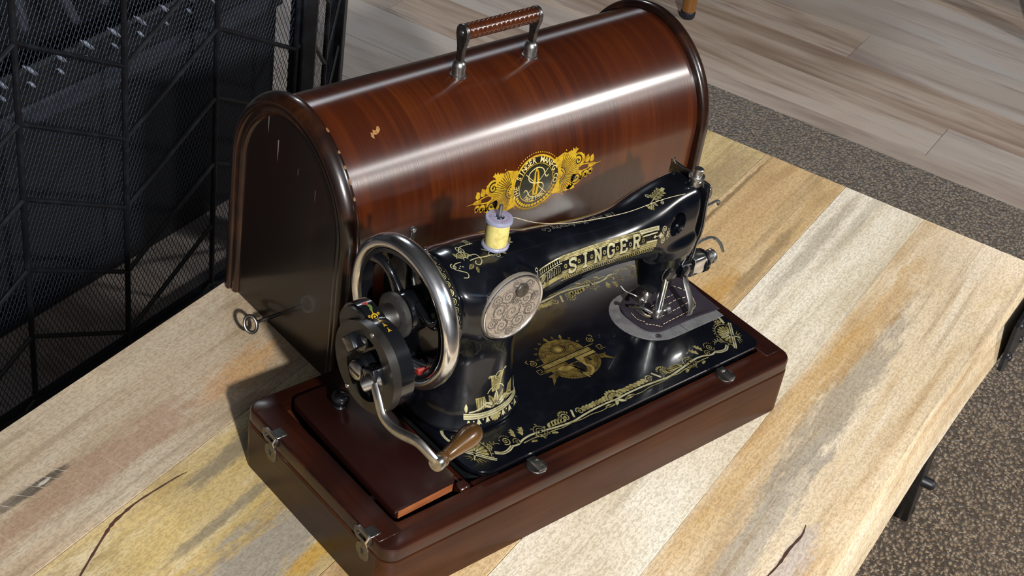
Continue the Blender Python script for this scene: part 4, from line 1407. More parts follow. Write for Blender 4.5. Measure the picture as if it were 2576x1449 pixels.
tube('tension_spring', sprg, 0.0007, M_STEEL, tn, 6)
lathe('tension_nut', [(0.0062, 0), (0.0066, 0.001), (0.0066, 0.003), (0.0058, 0.004), (0.003, 0.0042), (0.003, 0.0065), (0, 0.0068)], M_STEEL, tn, (0.4017, TY, TZ_), (1, 0, 0), 24)
tube('check_spring', smooth_path([(0.3800, TY + 0.004, TZ_ + 0.0110), (0.3850, TY + 0.004, TZ_ + 0.0165), (0.3940, TY + 0.003, TZ_ + 0.0195), (0.4030, TY + 0.001, TZ_ + 0.0185), (0.4085, TY - 0.003, TZ_ + 0.0130), (0.4110, TY - 0.006, TZ_ + 0.0060)], 5), 0.0014, M_CHROME, tn, 8)

# spool pin, spool of thread
SPX, SPY = 0.1520, 0.0985
p0, _ = trace([(SPX, SPY, 0.26)], (0, 0, -1))
SPZ = float(p0[0][2])
tube('spool_pin', [(SPX, SPY, SPZ - 0.002), (SPX, SPY, 0.2415)], [0.0018, 0.0015], M_STEEL, mach, 12)
spool = empty('thread_spool', (SPX, SPY, SPZ))
tag(spool, 'pale yellow thread wound on a lilac-grey plastic spool', 'thread spool')
M_SPOOL = simple('lilac_plastic', srgb(132, 134, 156), 0.4)
zt = 0.0262
lathe('bottom_flange', [(0.0030, 0.0006), (0.0088, 0.0006), (0.0100, 0.0012), (0.0102, 0.0026), (0.0094, 0.0036), (0.0040, 0.0040)], M_SPOOL, spool, (0, 0, 0), (0, 0, 1), 36)
ring_prism('top_flange', circ(0, 0, 0.0102, 36), circ(0, 0, 0.0038, 36), zt - 0.0030, zt, M_SPOOL, spool, inset=0.0008)
for a in range(3):
    bm = bmesh.new()
    bm_box(bm, 0.0017, 0.0042, -0.0005, 0.0005, zt - 0.0036, zt - 0.0004, 0.0, 1, Matrix.Rotation(2 * math.pi * a / 3 + 0.5, 4, 'Z'))
    bmobj('web', bm, M_SPOOL, spool)
lathe('spool_core', [(0.0039, 0.003), (0.0039, zt - 0.002)], M_BLACK_MATT, spool, (0, 0, 0), (0, 0, 1), 24)
prof = []
q = 0
z = 0.0034
while z < zt - 0.0027:
    u = (z - 0.0034) / (zt - 0.0061)
    prof.append((0.0082 + 0.0005 * math.sin(math.pi * u) + 0.00013 * math.cos(math.pi * q), z))
    z += 0.00017
    q += 1
M_THREAD = worn('pale_yellow_thread', srgb(206, 194, 122), srgb(186, 170, 96), 0.5, 0, 300)
lathe('thread_winding', prof, M_THREAD, spool, (0, 0, 0), (0, 0, 1), 40, 180)
# red print on the top flange: small dashes
M_PRINT = simple('faded_red_print', srgb(150, 96, 110), 0.6)
V, F = [], []
for q in range(26):
    if q % 9 == 8:
        continue
    a = 2 * math.pi * q / 26
    for r0_, r1_, da in ((0.0058, 0.0078, 0.05),):
        b0 = len(V)
        for r_, s_ in ((r0_, -1), (r1_, -1), (r1_, 1), (r0_, 1)):
            V.append((r_ * math.cos(a + s_ * da), r_ * math.sin(a + s_ * da), zt + 0.00006))
        F.append((b0, b0 + 1, b0 + 2, b0 + 3))
pymesh('flange_print', V, F, M_PRINT, spool, False)
th_pts = [(0.1690, .0992, .2243), (0.1885, .0960, .2155), (0.2175, .0950, .2060), (0.2520, .0955, .1985), (0.2870, .0950, .1942), (0.3220, .0940, .1950), (0.3500, .0935, .1925), (0.3700, .0955, .1860), (0.3745, .0895, .1815)]
tube('thread_end', [Vector(p) - Vector((SPX, SPY, SPZ)) for p in smooth_path([(0.1605, .0985, .2275)] + th_pts, 6)], 0.00022, simple('loose_thread', srgb(196, 184, 150), 0.6), spool, 6)

# cloth under the presser foot
CLZ = BZ + 0.0009
cl = empty('cloth_swatch', (0.370, 0.105, CLZ))
tag(cl, 'dark purple cloth swatch with pale stitched lines under the presser foot', 'cloth')


def cloth_mat():
    k = NT('dark_purple_cloth')
    co = k.coord()
    a = k.noise(co, 900, 3)
    b = k.noise(co, 60, 3)
    c = k.mix(b, srgb(36, 32, 39), srgb(54, 49, 57))
    k.set(Specular_IOR_Level=0.1)
    return k.out(c, 0.9, k.bump(a, 0.5, 0.0006))


out_ = [(0.3347, .1226), (0.3300, .1165), (0.3280, .1085), (0.3282, .0960), (0.3300, .0862), (0.3345, .0805), (0.3420, .0772), (0.3560, .0768), (0.3714, .0768), (0.3900, .0758), (0.4075, .0745), (0.4085, .0760), (0.4105, .0950), (0.4120, .1120), (0.4085, .1255), (0.3950, .1320), (0.3750, .1335), (0.3550, .1310)]
out_ = [(p.x, p.y) for p in smooth_path([(x, y, 0) for x, y in out_ + [out_[0]]], 4)][:-1]
cx_, cy_ = 0.370, 0.104
V, F = [(0, 0.0, 0.0014)], []
nr = 9
m = len(out_)


def cz(x, y, e):
    return 0.0012 + 0.0006 * math.sin(160 * x + 90 * y) * math.sin(140 * y) + (0.0008 * max(0, math.sin(60 * x + 120 * y)) if e > 0.8 else 0)


for r in range(1, nr + 1):
    e = r / nr
    for x, y in out_:
        V.append(((x - cx_) * e, (y - 0.105 - (cy_ - 0.105)) * e + (cy_ - 0.105) * 1, cz(x * e, y * e, e)))
for j in range(m):
    F.append((0, 1 + j, 1 + (j + 1) % m))
for r in range(nr - 1):
    for j in range(m):
        a, b = 1 + r * m, 1 + (r + 1) * m
        F.append((a + j, b + j, b + (j + 1) % m, a + (j + 1) % m))
b = 1 + (nr - 1) * m
e0 = len(V)
for x, y in out_:
    V.append((x - cx_, y - 0.105, 0.0))
for j in range(m):
    F.append((b + j, e0 + j, e0 + (j + 1) % m, b + (j + 1) % m))
F.append(tuple(e0 + j for j in range(m))[::-1])
pymesh('cloth', V, F, cloth_mat(), cl, True, None, 60)
M_STITCH = simple('pale_stitch', srgb(196, 178, 150), 0.7)
seams = [[(.3480, .0825), (.3580, .0835), (.3700, .0835), (.3800, .0840)], [(.3500, .0905), (.3620, .0915), (.3760, .0925), (.3900, .0935)],
         [(.3520, .0985), (.3650, .1000), (.3800, .1015), (.3940, .1000)], [(.3560, .1060), (.3700, .1080), (.3850, .1085)],
         [(.3820, .1290), (.3920, .1200), (.4000, .1080), (.3980, .0960), (.3900, .0860), (.3800, .0840)],
         [(.3360, .0930), (.3330, .1000), (.3340, .1080)], [(.3345, .0905), (.3400, .0850), (.3440, .0800)], [(.3960, .1010), (.3985, .0980), (.3960, .0935), (.3915, .0935)]]
bm = bmesh.new()
for s_ in seams:
    sp = smooth_path([(x, y, 0) for x, y in s_], 8)
    for q in range(0, len(sp) - 1):
        if q % 3 == 2:
            continue
        A_, B_ = sp[q], sp[q + 1]
        bm_tube(bm, [(A_.x - 0.370, A_.y - 0.105, cz(A_.x, A_.y, 0.5) + 0.0009), (B_.x - 0.370, B_.y - 0.105, cz(B_.x, B_.y, 0.5) + 0.0009)], 0.00026, 5)
st = bmobj('stitching', bm, M_STITCH, cl)
st['kind'] = 'stuff'

# ------------------------------------------------------------------ decals: flat print laid on the surfaces
def text_mesh(s, bold=0.0, shear=0.0):
    """Outline of a string as a flat mesh, cap height about 0.7, built from the built-in font."""
    cu = bpy.data.curves.new('t', 'FONT')
    cu.body = s
    cu.offset = bold
    cu.shear = shear
    cu.resolution_u = 3
    ob = bpy.data.objects.new('t', cu)
    COL.objects.link(ob)
    dg = bpy.context.evaluated_depsgraph_get()
    me_ = ob.evaluated_get(dg).to_mesh()
    V_ = [(v.co.x, v.co.y) for v in me_.vertices]
    F_ = [tuple(p.vertices) for p in me_.polygons]
    ob.evaluated_get(dg).to_mesh_clear()
    bpy.data.objects.remove(ob)
    bpy.data.curves.remove(cu)
    return V_, F_


class Decal:
    def __init__(s):
        s.V, s.L, s.F, s.M = [], [], [], []
        s.xf = lambda p: p

    def _add(s, vs_, fs, mat, lift):
        b = len(s.V)
        s.V += [s.xf(p) for p in vs_]
        s.L += [lift] * len(vs_)
        s.F += [tuple(b + q for q in f) for f in fs]
        s.M += [mat] * len(fs)

    def fill(s, poly, mat=0, lift=1, fine=0.0028):
        tri = tessellate_polygon([[Vector((x, y, 0)) for x, y in poly]])
        vs_, fs = list(poly), list(tri)
        if not fine:
            s._add(vs_, fs, mat, lift)
            return
        todo, fs = fs, []
        while todo:
            t = todo.pop()
            ls = [math.dist(vs_[t[i_]], vs_[t[(i_ + 1) % 3]]) for i_ in range(3)]
            if max(ls) < fine or len(vs_) > 4000:
                fs.append(t)
                continue
            i_ = ls.index(max(ls))
            a, b, c = t[i_], t[(i_ + 1) % 3], t[(i_ + 2) % 3]
            vs_.append(((vs_[a][0] + vs_[b][0]) / 2, (vs_[a][1] + vs_[b][1]) / 2))
            m = len(vs_) - 1
            todo += [(a, m, c), (m, b, c)]
        s._add(vs_, fs, mat, lift)

    def stroke(s, pts, w, mat=0, lift=1, closed=False, taper=0.0, seg=0.0016):
        P_ = [Vector((x, y)) for x, y in pts]
        if closed:
            P_.append(P_[0])
        Q = [P_[0]]
        for a, b in zip(P_, P_[1:]):
            k = max(1, int((b - a).length / seg))
            Q += [a.lerp(b, (j + 1) / k) for j in range(k)]
        m = len(Q)
        na = max(1, int(w / 0.0022))
        vs_, fs = [], []
        for i_, p in enumerate(Q):
            if closed:
                t = Q[(i_ + 1) % (m - 1)] - Q[(i_ - 1) % (m - 1)]
            else:
                t = Q[min(i_ + 1, m - 1)] - Q[max(i_ - 1, 0)]
            if t.length < 1e-9:
                t = Vector((1, 0))
            t.normalize()
            nn_ = Vector((-t.y, t.x))
            ww = w
            if taper:
                ww = w * (1 - taper * (i_ / (m - 1))) if taper > 0 else w * (1 + taper * (1 - i_ / (m - 1)))
            for j in range(na + 1):
                o_ = p + nn_ * (ww * (j / na - 0.5))
                vs_.append((o_.x, o_.y))
        for i_ in range(m - 1):
            for j in range(na):
                a, b = i_ * (na + 1) + j, (i_ + 1) * (na + 1) + j
                fs.append((a, a + 1, b + 1, b))
        s._add(vs_, fs, mat, lift)

    def dot(s, c, r, mat=0, lift=1, n=10):
        s.fill([(c[0] + r * math.cos(2 * math.pi * q / n), c[1] + r * math.sin(2 * math.pi * q / n)) for q in range(n)], mat, lift)

    def ring(s, c, r, w, mat=0, lift=1, a0=0, a1=360, ry=None):
        ry = ry or r
        k = max(10, int(abs(a1 - a0) / 12))
        s.stroke([(c[0] + r * math.cos(R_(a0 + (a1 - a0) * q / k)), c[1] + ry * math.sin(R_(a0 + (a1 - a0) * q / k))) for q in range(k + 1)], w, mat, lift)

    def scroll(s, c, r, a0, turns, w, mat=0, lift=1, end=0.12):
        k = int(18 * abs(turns)) + 4
        pts = []
        for q in range(k + 1):
            u = q / k
            rr = r * ((1 - u) + end * u)
            a = R_(a0) + 2 * math.pi * turns * u
            pts.append((c[0] + rr * math.cos(a), c[1] + rr * math.sin(a)))
        s.stroke(pts, w, mat, lift, taper=0.45, seg=0.001)
        s.dot(pts[-1], w * 0.8, mat, lift)

    def leaf(s, a, b, w, mat=0, lift=1, vein=None, curl=0.0):
        a, b = Vector(a), Vector(b)
        d = b - a
        nn_ = Vector((-d.y, d.x))
        up, dn = [], []
        for q in range(9):
            u = q / 8
            h = math.sin(math.pi * u ** 0.8) * w / max(d.length, 1e-9)
            c = a + d * u + nn_ * (curl * math.sin(math.pi * u))
            up.append(tuple(c + nn_ * h * 0.5))
            dn.append(tuple(c - nn_ * h * 0.5))
        s.fill(up + dn[-2:0:-1], mat, lift)
        if vein is not None:
            s.stroke([tuple(a + d * 0.1), tuple(a + d * 0.8 + nn_ * curl * 0.6)], w * 0.12, vein, lift + 1)

    def fan(s, c, r, a0, a1, n, mat=0, lift=1, gap=0.18, r0=0.35, line=None):
        for q in range(n):
            b0 = R_(a0 + (a1 - a0) * (q + gap / 2) / n)
            b1 = R_(a0 + (a1 - a0) * (q + 1 - gap / 2) / n)
            bm_ = (b0 + b1) / 2
            f = lambda rr, b: (c[0] + rr * math.cos(b), c[1] + rr * math.sin(b))
            s.fill([f(r * r0, b0), f(r * .9, b0), f(r, bm_), f(r * .9, b1), f(r * r0, b1)], mat, lift)

    def spray(s, base, ang, size, mat=0, lift=1):
        """Acanthus tuft: lobes along a curved rib."""
        c, sn = math.cos(ang), math.sin(ang)
        T_ = lambda u, v: (base[0] + size * (u * c - v * sn), base[1] + size * (u * sn + v * c))
        s.fill([T_(0, -.08), T_(.25, -.16), T_(.45, -.10), T_(.62, -.18), T_(.78, -.08), T_(1, 0), T_(.86, .10), T_(.80, .30), T_(.64, .14), T_(.54, .38), T_(.38, .16), T_(.24, .34), T_(.12, .1)], mat, lift)

    def text(s, st_, ox, oy, size, mat=0, lift=2, bold=0.0, shear=0.0, center=True, rot=0.0, sx=1.0):
        V_, F_ = text_mesh(st_, bold, shear)
        if not V_:
            return
        x0, x1 = min(v[0] for v in V_), max(v[0] for v in V_)
        cx = (x0 + x1) / 2 if center else 0
        c, sn = math.cos(rot), math.sin(rot)
        out = []
        for x, y in V_:
            px, py = (x - cx) * size * sx, (y - (0.35 if center else 0)) * size
            out.append((ox + px * c - py * sn, oy + px * sn + py * c))
        s._add(out, F_, mat, lift)

    def mirror(s, other, f):
        """Add all of `other` through the point map f."""
        b = len(s.V)
        s.V += [f(p) for p in other.V]
        s.L += other.L
        s.F += [tuple(b + q for q in fc[::-1]) for fc in other.F]
        s.M += other.M

    def build(s, name, mapper, mats, parent, label=None):
        uv = np.array(s.V, float)
        lift = np.array(s.L, float)
        P3, N3 = mapper(uv)
        P3 = P3 + N3 * (0.00008 + 0.00005 * lift)[:, None]
        me_ = bpy.data.meshes.new(name)
        me_.from_pydata(P3.tolist(), [], s.F)
        for m_ in mats:
            me_.materials.append(m_)
        me_.polygons.foreach_set('material_index', s.M)
        # face the surface outwards
        me_.update()
        fn = np.zeros(len(s.F) * 3)
        me_.polygons.foreach_get('normal', fn)
        fn = fn.reshape(-1, 3)
        bad = [i_ for i_, f_ in enumerate(s.F) if fn[i_] @ N3[f_[0]] < 0]
        if bad:
            bm = bmesh.new()
            bm.from_mesh(me_)
            bm.faces.ensure_lookup_table()
            bmesh.ops.reverse_faces(bm, faces=[bm.faces[i_] for i_ in bad])
            bm.to_mesh(me_)
            bm.free()
        o_ = bpy.data.objects.new(name, me_)
        link(o_, parent)
        if label:
            o_['label'] = label
        return o_


def map_flat(z):
    def f(uv):
        P_ = np.column_stack([uv[:, 0], uv[:, 1], np.full(len(uv), z)])
        return P_, np.tile([0, 0, 1.0], (len(uv), 1))
    return f


W_AX = np.array([0, 0.64, 0.77])
D_AX = np.array([0, 0.77, -0.64])


def map_arm(uv):
    o_ = np.column_stack([uv[:, 0], np.full(len(uv), 0.102), np.full(len(uv), 0.17)]) + uv[:, 1:2] * W_AX - D_AX * 0.075
    return trace(o_, D_AX)


def map_front(uv):
    o_ = np.column_stack([uv[:, 0], np.full(len(uv), 0.02), uv[:, 1]])
    return trace(o_, (0, 1, 0))


def map_top(uv):
    o_ = np.column_stack([uv[:, 0], uv[:, 1], np.full(len(uv), 0.225)])
    return trace(o_, (0, 0, -1))


# ---- bed border
half = Decal()
CXB = 0.2478
# corner medallion
mc = np.array([0.1112, 0.0408])
rotm = math.radians(-45)


def med(p):
    return (mc[0] + p[0] * math.cos(rotm) - p[1] * math.sin(rotm), mc[1] + p[0] * math.sin(rotm) + p[1] * math.cos(rotm))


half.xf = lambda p: med((p[0] * 1.22, p[1] * 1.22))
half.fan((0, 0), 0.0082, 0, 180, 9, 0, 1, 0.2, 0.42)
half.fan((0, 0), 0.0036, 0, 180, 5, 1, 1, 0.3, 0.3)
half.ring((0, 0), 0.0094, 0.0005, 0, 1, 0, 180)
for q in range(13):
    a = R_(180 * q / 12)
    half.dot((0.0104 * math.cos(a), 0.0104 * math.sin(a)), 0.0005)
half.stroke([(-0.0125, -0.0014), (0.0125, -0.0014)], 0.0021, 1)
half.stroke([(-0.0125, -0.0014), (0.0125, -0.0014)], 0.0004, 2, 2)
half.stroke([(0, -0.0008), (0, -0.0062)], 0.0014, 1, 1, taper=0.6)
for q in (-60, -38, -18, 18, 38, 60):
    a = R_(-90 + q)
    half.stroke([(0.0025 * math.cos(a), -0.0026 + 0.0025 * math.sin(a)), (0.0072 * math.cos(a), -0.0026 + 0.0050 * math.sin(a))], 0.0006, 0, 1, taper=0.7)
half.xf = lambda p: p
# ribbon leaving the medallion
half.stroke([(p.x, p.y) for p in smooth_path([(0.1240, 0.0345, 0), (0.1290, 0.0318, 0), (0.1345, 0.0318, 0), (0.1400, 0.0335, 0)], 5)], 0.0024, 1)
half.stroke([(p.x, p.y) for p in smooth_path([(0.1240, 0.0345, 0), (0.1290, 0.0318, 0), (0.1345, 0.0318, 0), (0.1400, 0.0335, 0)], 5)], 0.0004, 2, 2)
for q in range(5):
    a = R_(200 - 38 * q)
    c = (0.1278, 0.0392)
    half.stroke([(c[0] + 0.0016 * math.cos(a), c[1] + 0.0012 * math.sin(a)), (c[0] + 0.0052 * math.cos(a), c[1] + 0.0042 * math.sin(a))], 0.0007)
half.ring((0.1282, 0.0378), 0.0052, 0.0005, 0, 1, 20, 200, 0.0030)
half.scroll((0.1395, 0.0388), 0.0034, -150, 1.6, 0.0008)
for q in range(8):
    a = R_(150 - 18 * q)
    half.dot((0.1395 + 0.0046 * math.cos(a), 0.0388 + 0.0046 * math.sin(a)), 0.00042)
half.scroll((0.1468, 0.0352), 0.0030, 180, -1.4, 0.0008)
half.stroke([(p.x, p.y) for p in smooth_path([(0.1400, 0.0335, 0), (0.1455, 0.0328, 0), (0.1520, 0.0345, 0), (0.1600, 0.0352, 0), (0.1696, 0.0345, 0), (0.1800, 0.0330, 0), (0.1900, 0.0318, 0), (0.2000, 0.0312, 0), (0.2120, 0.0322, 0), (0.2250, 0.0330, 0), (0.2380, 0.0330, 0), (CXB, 0.0325, 0)], 6)], 0.0013, 1)
half.stroke([(p.x, p.y) for p in smooth_path([(0.1500, 0.0320, 0), (0.1600, 0.0322, 0), (0.1700, 0.0312, 0), (0.1800, 0.0312, 0), (0.1880, 0.0300, 0), (0.1960, 0.0305, 0), (0.2080, 0.0296, 0), (0.2180, 0.0300, 0), (0.2280, 0.0288, 0), (0.2400, 0.0302, 0)], 6)], 0.0007, 0)
half.spray((0.1480, 0.0385), 1.1, 0.0080)
half.spray((0.1540, 0.0378), 0.75, 0.0085)
# wheel
for r_, w_ in ((0.0050, 0.0006), (0.0030, 0.0005)):
    half.ring((0.1696, 0.0345), r_, w_)
half.dot((0.1696, 0.0345), 0.0011)
for q in range(6):
    a = R_(60 * q + 20)
    half.scroll((0.1696 + 0.0064 * math.cos(a), 0.0345 + 0.0064 * math.sin(a)), 0.0011, 60 * q + 200, 1.0, 0.0004)
half.spray((0.1760, 0.0300), -0.5, 0.0060)
half.spray((0.1560, 0.0305), -0.4, 0.0056)
# leaf run and scrolls towards the centre
for q in range(6):
    x = 0.1780 + 0.0028 * q
    half.leaf((x, 0.0345 - 0.0002 * q), (x + 0.0056, 0.0378 + 0.0006 * math.sin(q)), 0.0032, 0)
half.scroll((0.1975, 0.0362), 0.0036, 200, -1.7, 0.0009)
for q in range(9):
    a = R_(190 - 20 * q)
    half.leaf((0.1975 + 0.0042 * math.cos(a), 0.0362 + 0.0042 * math.sin(a)), (0.1975 + 0.0062 * math.cos(a + .1), 0.0362 + 0.0062 * math.sin(a + .1)), 0.0012, 0)
half.stroke([(0.2035, 0.0335), (0.2070, 0.0395)], 0.0016, 1)
half.scroll((0.2125, 0.0362), 0.0032, 180, -1.6, 0.0008)
for q in range(7):
    x = 0.2150 + 0.0036 * q
    half.leaf((x, 0.0346), (x + 0.0040, 0.0388 - 0.0003 * (q % 3)), 0.0036, 0)
half.leaf((0.2330, 0.0305), (0.2440, 0.0290), 0.0034, 0, 1, 2)
# half lotus in the middle
half.fan((CXB, 0.0322), 0.0094, 90, 165, 4, 0, 1, 0.12, 0.3)
half.ring((CXB, 0.0325), 0.0062, 0.0006, 2, 2, 90, 170)
half.leaf((CXB, 0.0322), (CXB - 0.0050, 0.0272), 0.0030, 1)
# run up the short edge from the corner
half.scroll((0.1080, 0.0560), 0.0030, -60, -1.6, 0.0007)
half.stroke([(p.x, p.y) for p in smooth_path([(0.1040, 0.0520, 0), (0.1022, 0.0570, 0), (0.1026, 0.0620, 0), (0.1045, 0.0650, 0)], 5)], 0.0022, 1)
for q in range(5):
    a = R_(30 + 28 * q)
    half.stroke([(0.1085 + 0.0020 * math.cos(a), 0.0520 + 0.0016 * math.sin(a)), (0.1085 + 0.0052 * math.cos(a), 0.0520 + 0.0044 * math.sin(a))], 0.0006)

fullb = Decal()
YS = lambda y: 0.0310 + (y - 0.0310) * 1.32 if y > 0.0310 else y
half.V = [(x, YS(y)) for x, y in half.V]
fullb.mirror(half, lambda p: p)
fullb.mirror(half, lambda p: (2 * CXB + 0.0075 - p[0] + (0.0 if p[0] < 0.2 else -0.0075 * (p[0] - 0.2) / 0.0478), p[1]))
fullb.F = [f for f in fullb.F]
MATS3 = [M_GOLD, M_GOLD_PALE, M_DECAL_BLACK]
fullb.build('border_decal', map_flat(BZ), MATS3, mach, 'gilt scrollwork border along the bed')
backb = Decal()
backb.mirror(fullb, lambda p: (p[0], 0.1945 - p[1]))
backb.build('border_decal', map_flat(BZ), MATS3, mach, 'gilt scrollwork border along the bed')
# thin gilt line on the front edge of the bed
tube('edge_line', [(0.1160, 0.0222, BZ - 0.0003), (0.3980, 0.0222, BZ - 0.0003)], 0.0003, M_GOLD_PALE, mach, 6)

# ---- emblem in the middle of the bed
em = Decal()
ec = np.array([0.2490, 0.0925])
em.xf = lambda p: (ec[0] + p[0], ec[1] + p[1])
# upper dome
dome = [(-0.0235, 0.0035)] + [(0.0215 * math.cos(R_(a)) - 0.0015, 0.0040 + 0.0205 * math.sin(R_(a)) * (1 + 0.03 * math.cos(a * 0.35))) for a in range(176, 3, -8)] + [(0.0195, 0.0035)]
em.fill(dome[::-1], 0, 1)
for r_ in (0.0052, 0.0066):
    em.ring((-0.001, 0.0125), r_, 0.0006, 2, 3, 0, 360, r_ * 0.85)
em.dot((-0.001, 0.0120), 0.0026, 1, 3)
for sx_ in (-1, 1):
    c = (-0.001 + sx_ * 0.0125, 0.0095)
    for q in range(8):
        a = R_(180 * q / 7)
        em.stroke([(c[0] + 0.0030 * math.cos(a), c[1] + 0.0024 * math.sin(a)), (c[0] + 0.0062 * math.cos(a), c[1] + 0.0056 * math.sin(a))], 0.0004, 2, 3)
    em.ring(c, 0.0064, 0.0004, 2, 3, 0, 180)
    em.ring(c, 0.0028, 0.0005, 2, 3, 0, 180)
for q in range(9):
    a = R_(164 - 18 * q)
    em.scroll((-0.0015 + 0.0236 * math.cos(a), 0.0045 + 0.0226 * math.sin(a)), 0.0016, 150 - 18 * q, 1.1, 0.0006)
for q in (60, 95):
    a = R_(q)
    em.leaf((0.0205 * math.cos(a), 0.004 + 0.0205 * math.sin(a)), (0.0262 * math.cos(a), 0.004 + 0.0262 * math.sin(a)), 0.0026, 1)
# double bar
em.fill([(-0.0275, -0.0020), (0.0235, -0.0020), (0.0235, 0.0022), (-0.0275, 0.0022)], 1, 2)
for yy in (-0.0008, 0.0009):
    em.stroke([(-0.0275, yy), (0.0235, yy)], 0.0003, 2, 3)
em.stroke([(-0.0320, 0.0036), (0.0300, 0.0036)], 0.0006, 1, 1)
em.fill([(-0.0300, -0.0062), (-0.0060, -0.0062), (-0.0060, -0.0028), (-0.0300, -0.0028)], 0, 1)
em.fill([(0.0040, -0.0062), (0.0245, -0.0062), (0.0245, -0.0028), (0.0040, -0.0028)], 1, 1)
# square frets
for sx_ in (-1, 1):
    o_ = -0.0352 if sx_ < 0 else 0.0300
    em.stroke([(o_ + 0.0065, -0.0052), (o_, -0.0052), (o_, -0.0000), (o_ + 0.0045, -0.0000), (o_ + 0.0045, -0.0032), (o_ + 0.0022, -0.0032)], 0.0005, 1, 1)
# lower disc with toothed rim, wing and winged lion
em.fill([(0.0245 * math.cos(R_(a)), -0.0062 + 0.0200 * math.sin(R_(a))) for a in range(180, 361, 8)], 0, 1)
for q in range(26):
    a = R_(188 + 6.6 * q)
    em.stroke([(0.0224 * math.cos(a), -0.0062 + 0.0180 * math.sin(a)), (0.0242 * math.cos(a), -0.0062 + 0.0197 * math.sin(a))], 0.0004, 2, 2)
em.ring((0, -0.0062), 0.0220, 0.0004, 2, 2, 186, 354, 0.0176)
em.fill([(-0.003, -0.0075), (0.0035, -0.0080), (0.0060, -0.0150), (0.0010, -0.0225), (-0.0040, -0.0210)], 2, 2)
em.leaf((-0.0190, -0.0075), (-0.0030, -0.0115), 0.0058, 1, 3)
for q in range(6):
    em.leaf((-0.0070 + 0.0012 * q, -0.0070 - 0.0020 * q), (-0.0010 + 0.0006 * q, -0.0135 - 0.0024 * q), 0.0022, 1 if q % 2 else 0, 4)
em.fill([(0.0045, -0.0045), (0.0085, -0.0035), (0.0105, -0.0070), (0.0085, -0.0112), (0.0052, -0.0100)], 1, 4)
em.stroke([(p.x, p.y) for p in smooth_path([(0.0072, -0.0105, 0), (0.0062, -0.0140, 0), (0.0090, -0.0180, 0), (0.0070, -0.0225, 0), (0.0010, -0.0262, 0)], 6)], 0.0022, 1, 4)
em.fill([(0.0125, -0.0078), (0.0150, -0.0086), (0.0152, -0.0128), (0.0130, -0.0120)], 2, 3)
for q in range(6):
    em.stroke([(0.0165 - 0.001 * q, -0.0085 - 0.0014 * q), (0.0182 - 0.001 * q, -0.0092 - 0.0015 * q)], 0.0005, 1, 3)
em.leaf((-0.0025, -0.0200), (-0.0010, -0.0285), 0.0034, 1, 4)
for sx_ in (-1, 1):
    em.fill([(sx_ * 0.0245, -0.0095), (sx_ * 0.0315, -0.0105), (sx_ * 0.0290, -0.0130), (sx_ * 0.0345, -0.0215), (sx_ * 0.0262, -0.0150), (sx_ * 0.0232, -0.0140)], 0, 1)
    em.scroll((sx_ * 0.0315, 0.0085), 0.0036, 90, sx_ * 1.7, 0.0007, 1)
    em.stroke([(p.x, p.y) for p in smooth_path([(sx_ * 0.0350, 0.0100, 0), (sx_ * 0.0358, 0.0130, 0), (sx_ * 0.0335, 0.0140, 0)], 4)], 0.0006, 1)
em.xf = lambda p: p
em.build('emblem_decal', map_flat(BZ), [M_GOLD_DULL, gold('emblem_gilt', srgb(164, 144, 82), srgb(128, 110, 60)), M_DECAL_BLACK], mach, 'dull gilt winged emblem on the bed')

# ---- name band on the arm
bd = Decal()
BX = [0.160, 0.180, 0.200, 0.2356, 0.273, 0.310, 0.330]
BC = [-0.0135, -0.0090, -0.0066, -0.0074, -0.0094, -0.0120, -0.0150]


def band(p):
    return (p[0], float(np.interp(p[0], BX, BC)) + p[1])


bd.xf = band
bd.stroke([(0.2030, 0.0058), (0.2960, 0.0058)], 0.0040, 0)
bd.stroke([(0.2030, -0.0056), (0.3130, -0.0056)], 0.0046, 0)
bd.stroke([(0.2930, 0.0062), (0.3140, 0.0062)], 0.0036, 1, 2)
bd.stroke([(0.1760, -0.0066), (0.2030, -0.0066)], 0.0034, 0)
for yy in (0.0046, 0.0068, 0.0060, -0.0040, -0.0056, -0.0070):
    bd.stroke([(0.2030, yy), (0.3120, yy)], 0.00028, 2, 3)
bd.stroke([(0.2030, -0.0002), (0.3050, -0.0002)], 0.0066, 2, 1)
for q in range(44):
    x = 0.2060 + q * 0.0024
    bd.stroke([(x, -0.0082), (x + 0.0016, -0.0094)], 0.0007, 0)
bd.stroke([(0.2030, -0.0101), (0.3100, -0.0101)], 0.0004, 0)
bd.stroke([(0.2950, 0.0026), (0.3120, 0.0030)], 0.0012, 1, 2)
bd.stroke([(0.3000, -0.0026), (0.3130, -0.0030)], 0.0012, 1, 2)
# left ornament: gable of strokes, drops, key fret
bd.stroke([(0.1765, 0.0072), (0.2060, 0.0068)], 0.0009, 1)
for q in range(10):
    x = 0.1785 + 0.0026 * q
    bd.stroke([(x, 0.0064), (x, 0.0044)], 0.0004, 1)
    bd.dot((x, 0.0040), 0.0007, 1, 1, 8)
bd.stroke([(0.1765, 0.0020), (0.2040, 0.0026)], 0.0007, 1)
bd.ring((0.1738, 0.0092), 0.0013, 0.0006, 1)
bd.stroke([(0.1742, 0.0080), (0.1690, -0.0010)], 0.0008, 1)
bd.stroke([(0.1615, 0.0048), (0.1700, 0.0074), (0.1688, -0.0015)], 0.0007, 1, 1, True)
bd.stroke([(0.1645, 0.0044), (0.1690, 0.0058), (0.1682, 0.0012)], 0.0005, 1, 1, True)
bd.stroke([(0.1722, 0.0062), (0.1700, -0.0030)], 0.0006, 1)
x = 0.1870
for q in range(4):
    bd.stroke([(x, -0.0044), (x, 0.0012), (x + 0.0022, 0.0012), (x + 0.0022, -0.0032), (x + 0.0012, -0.0032)], 0.0005, 1)
    x += 0.0040
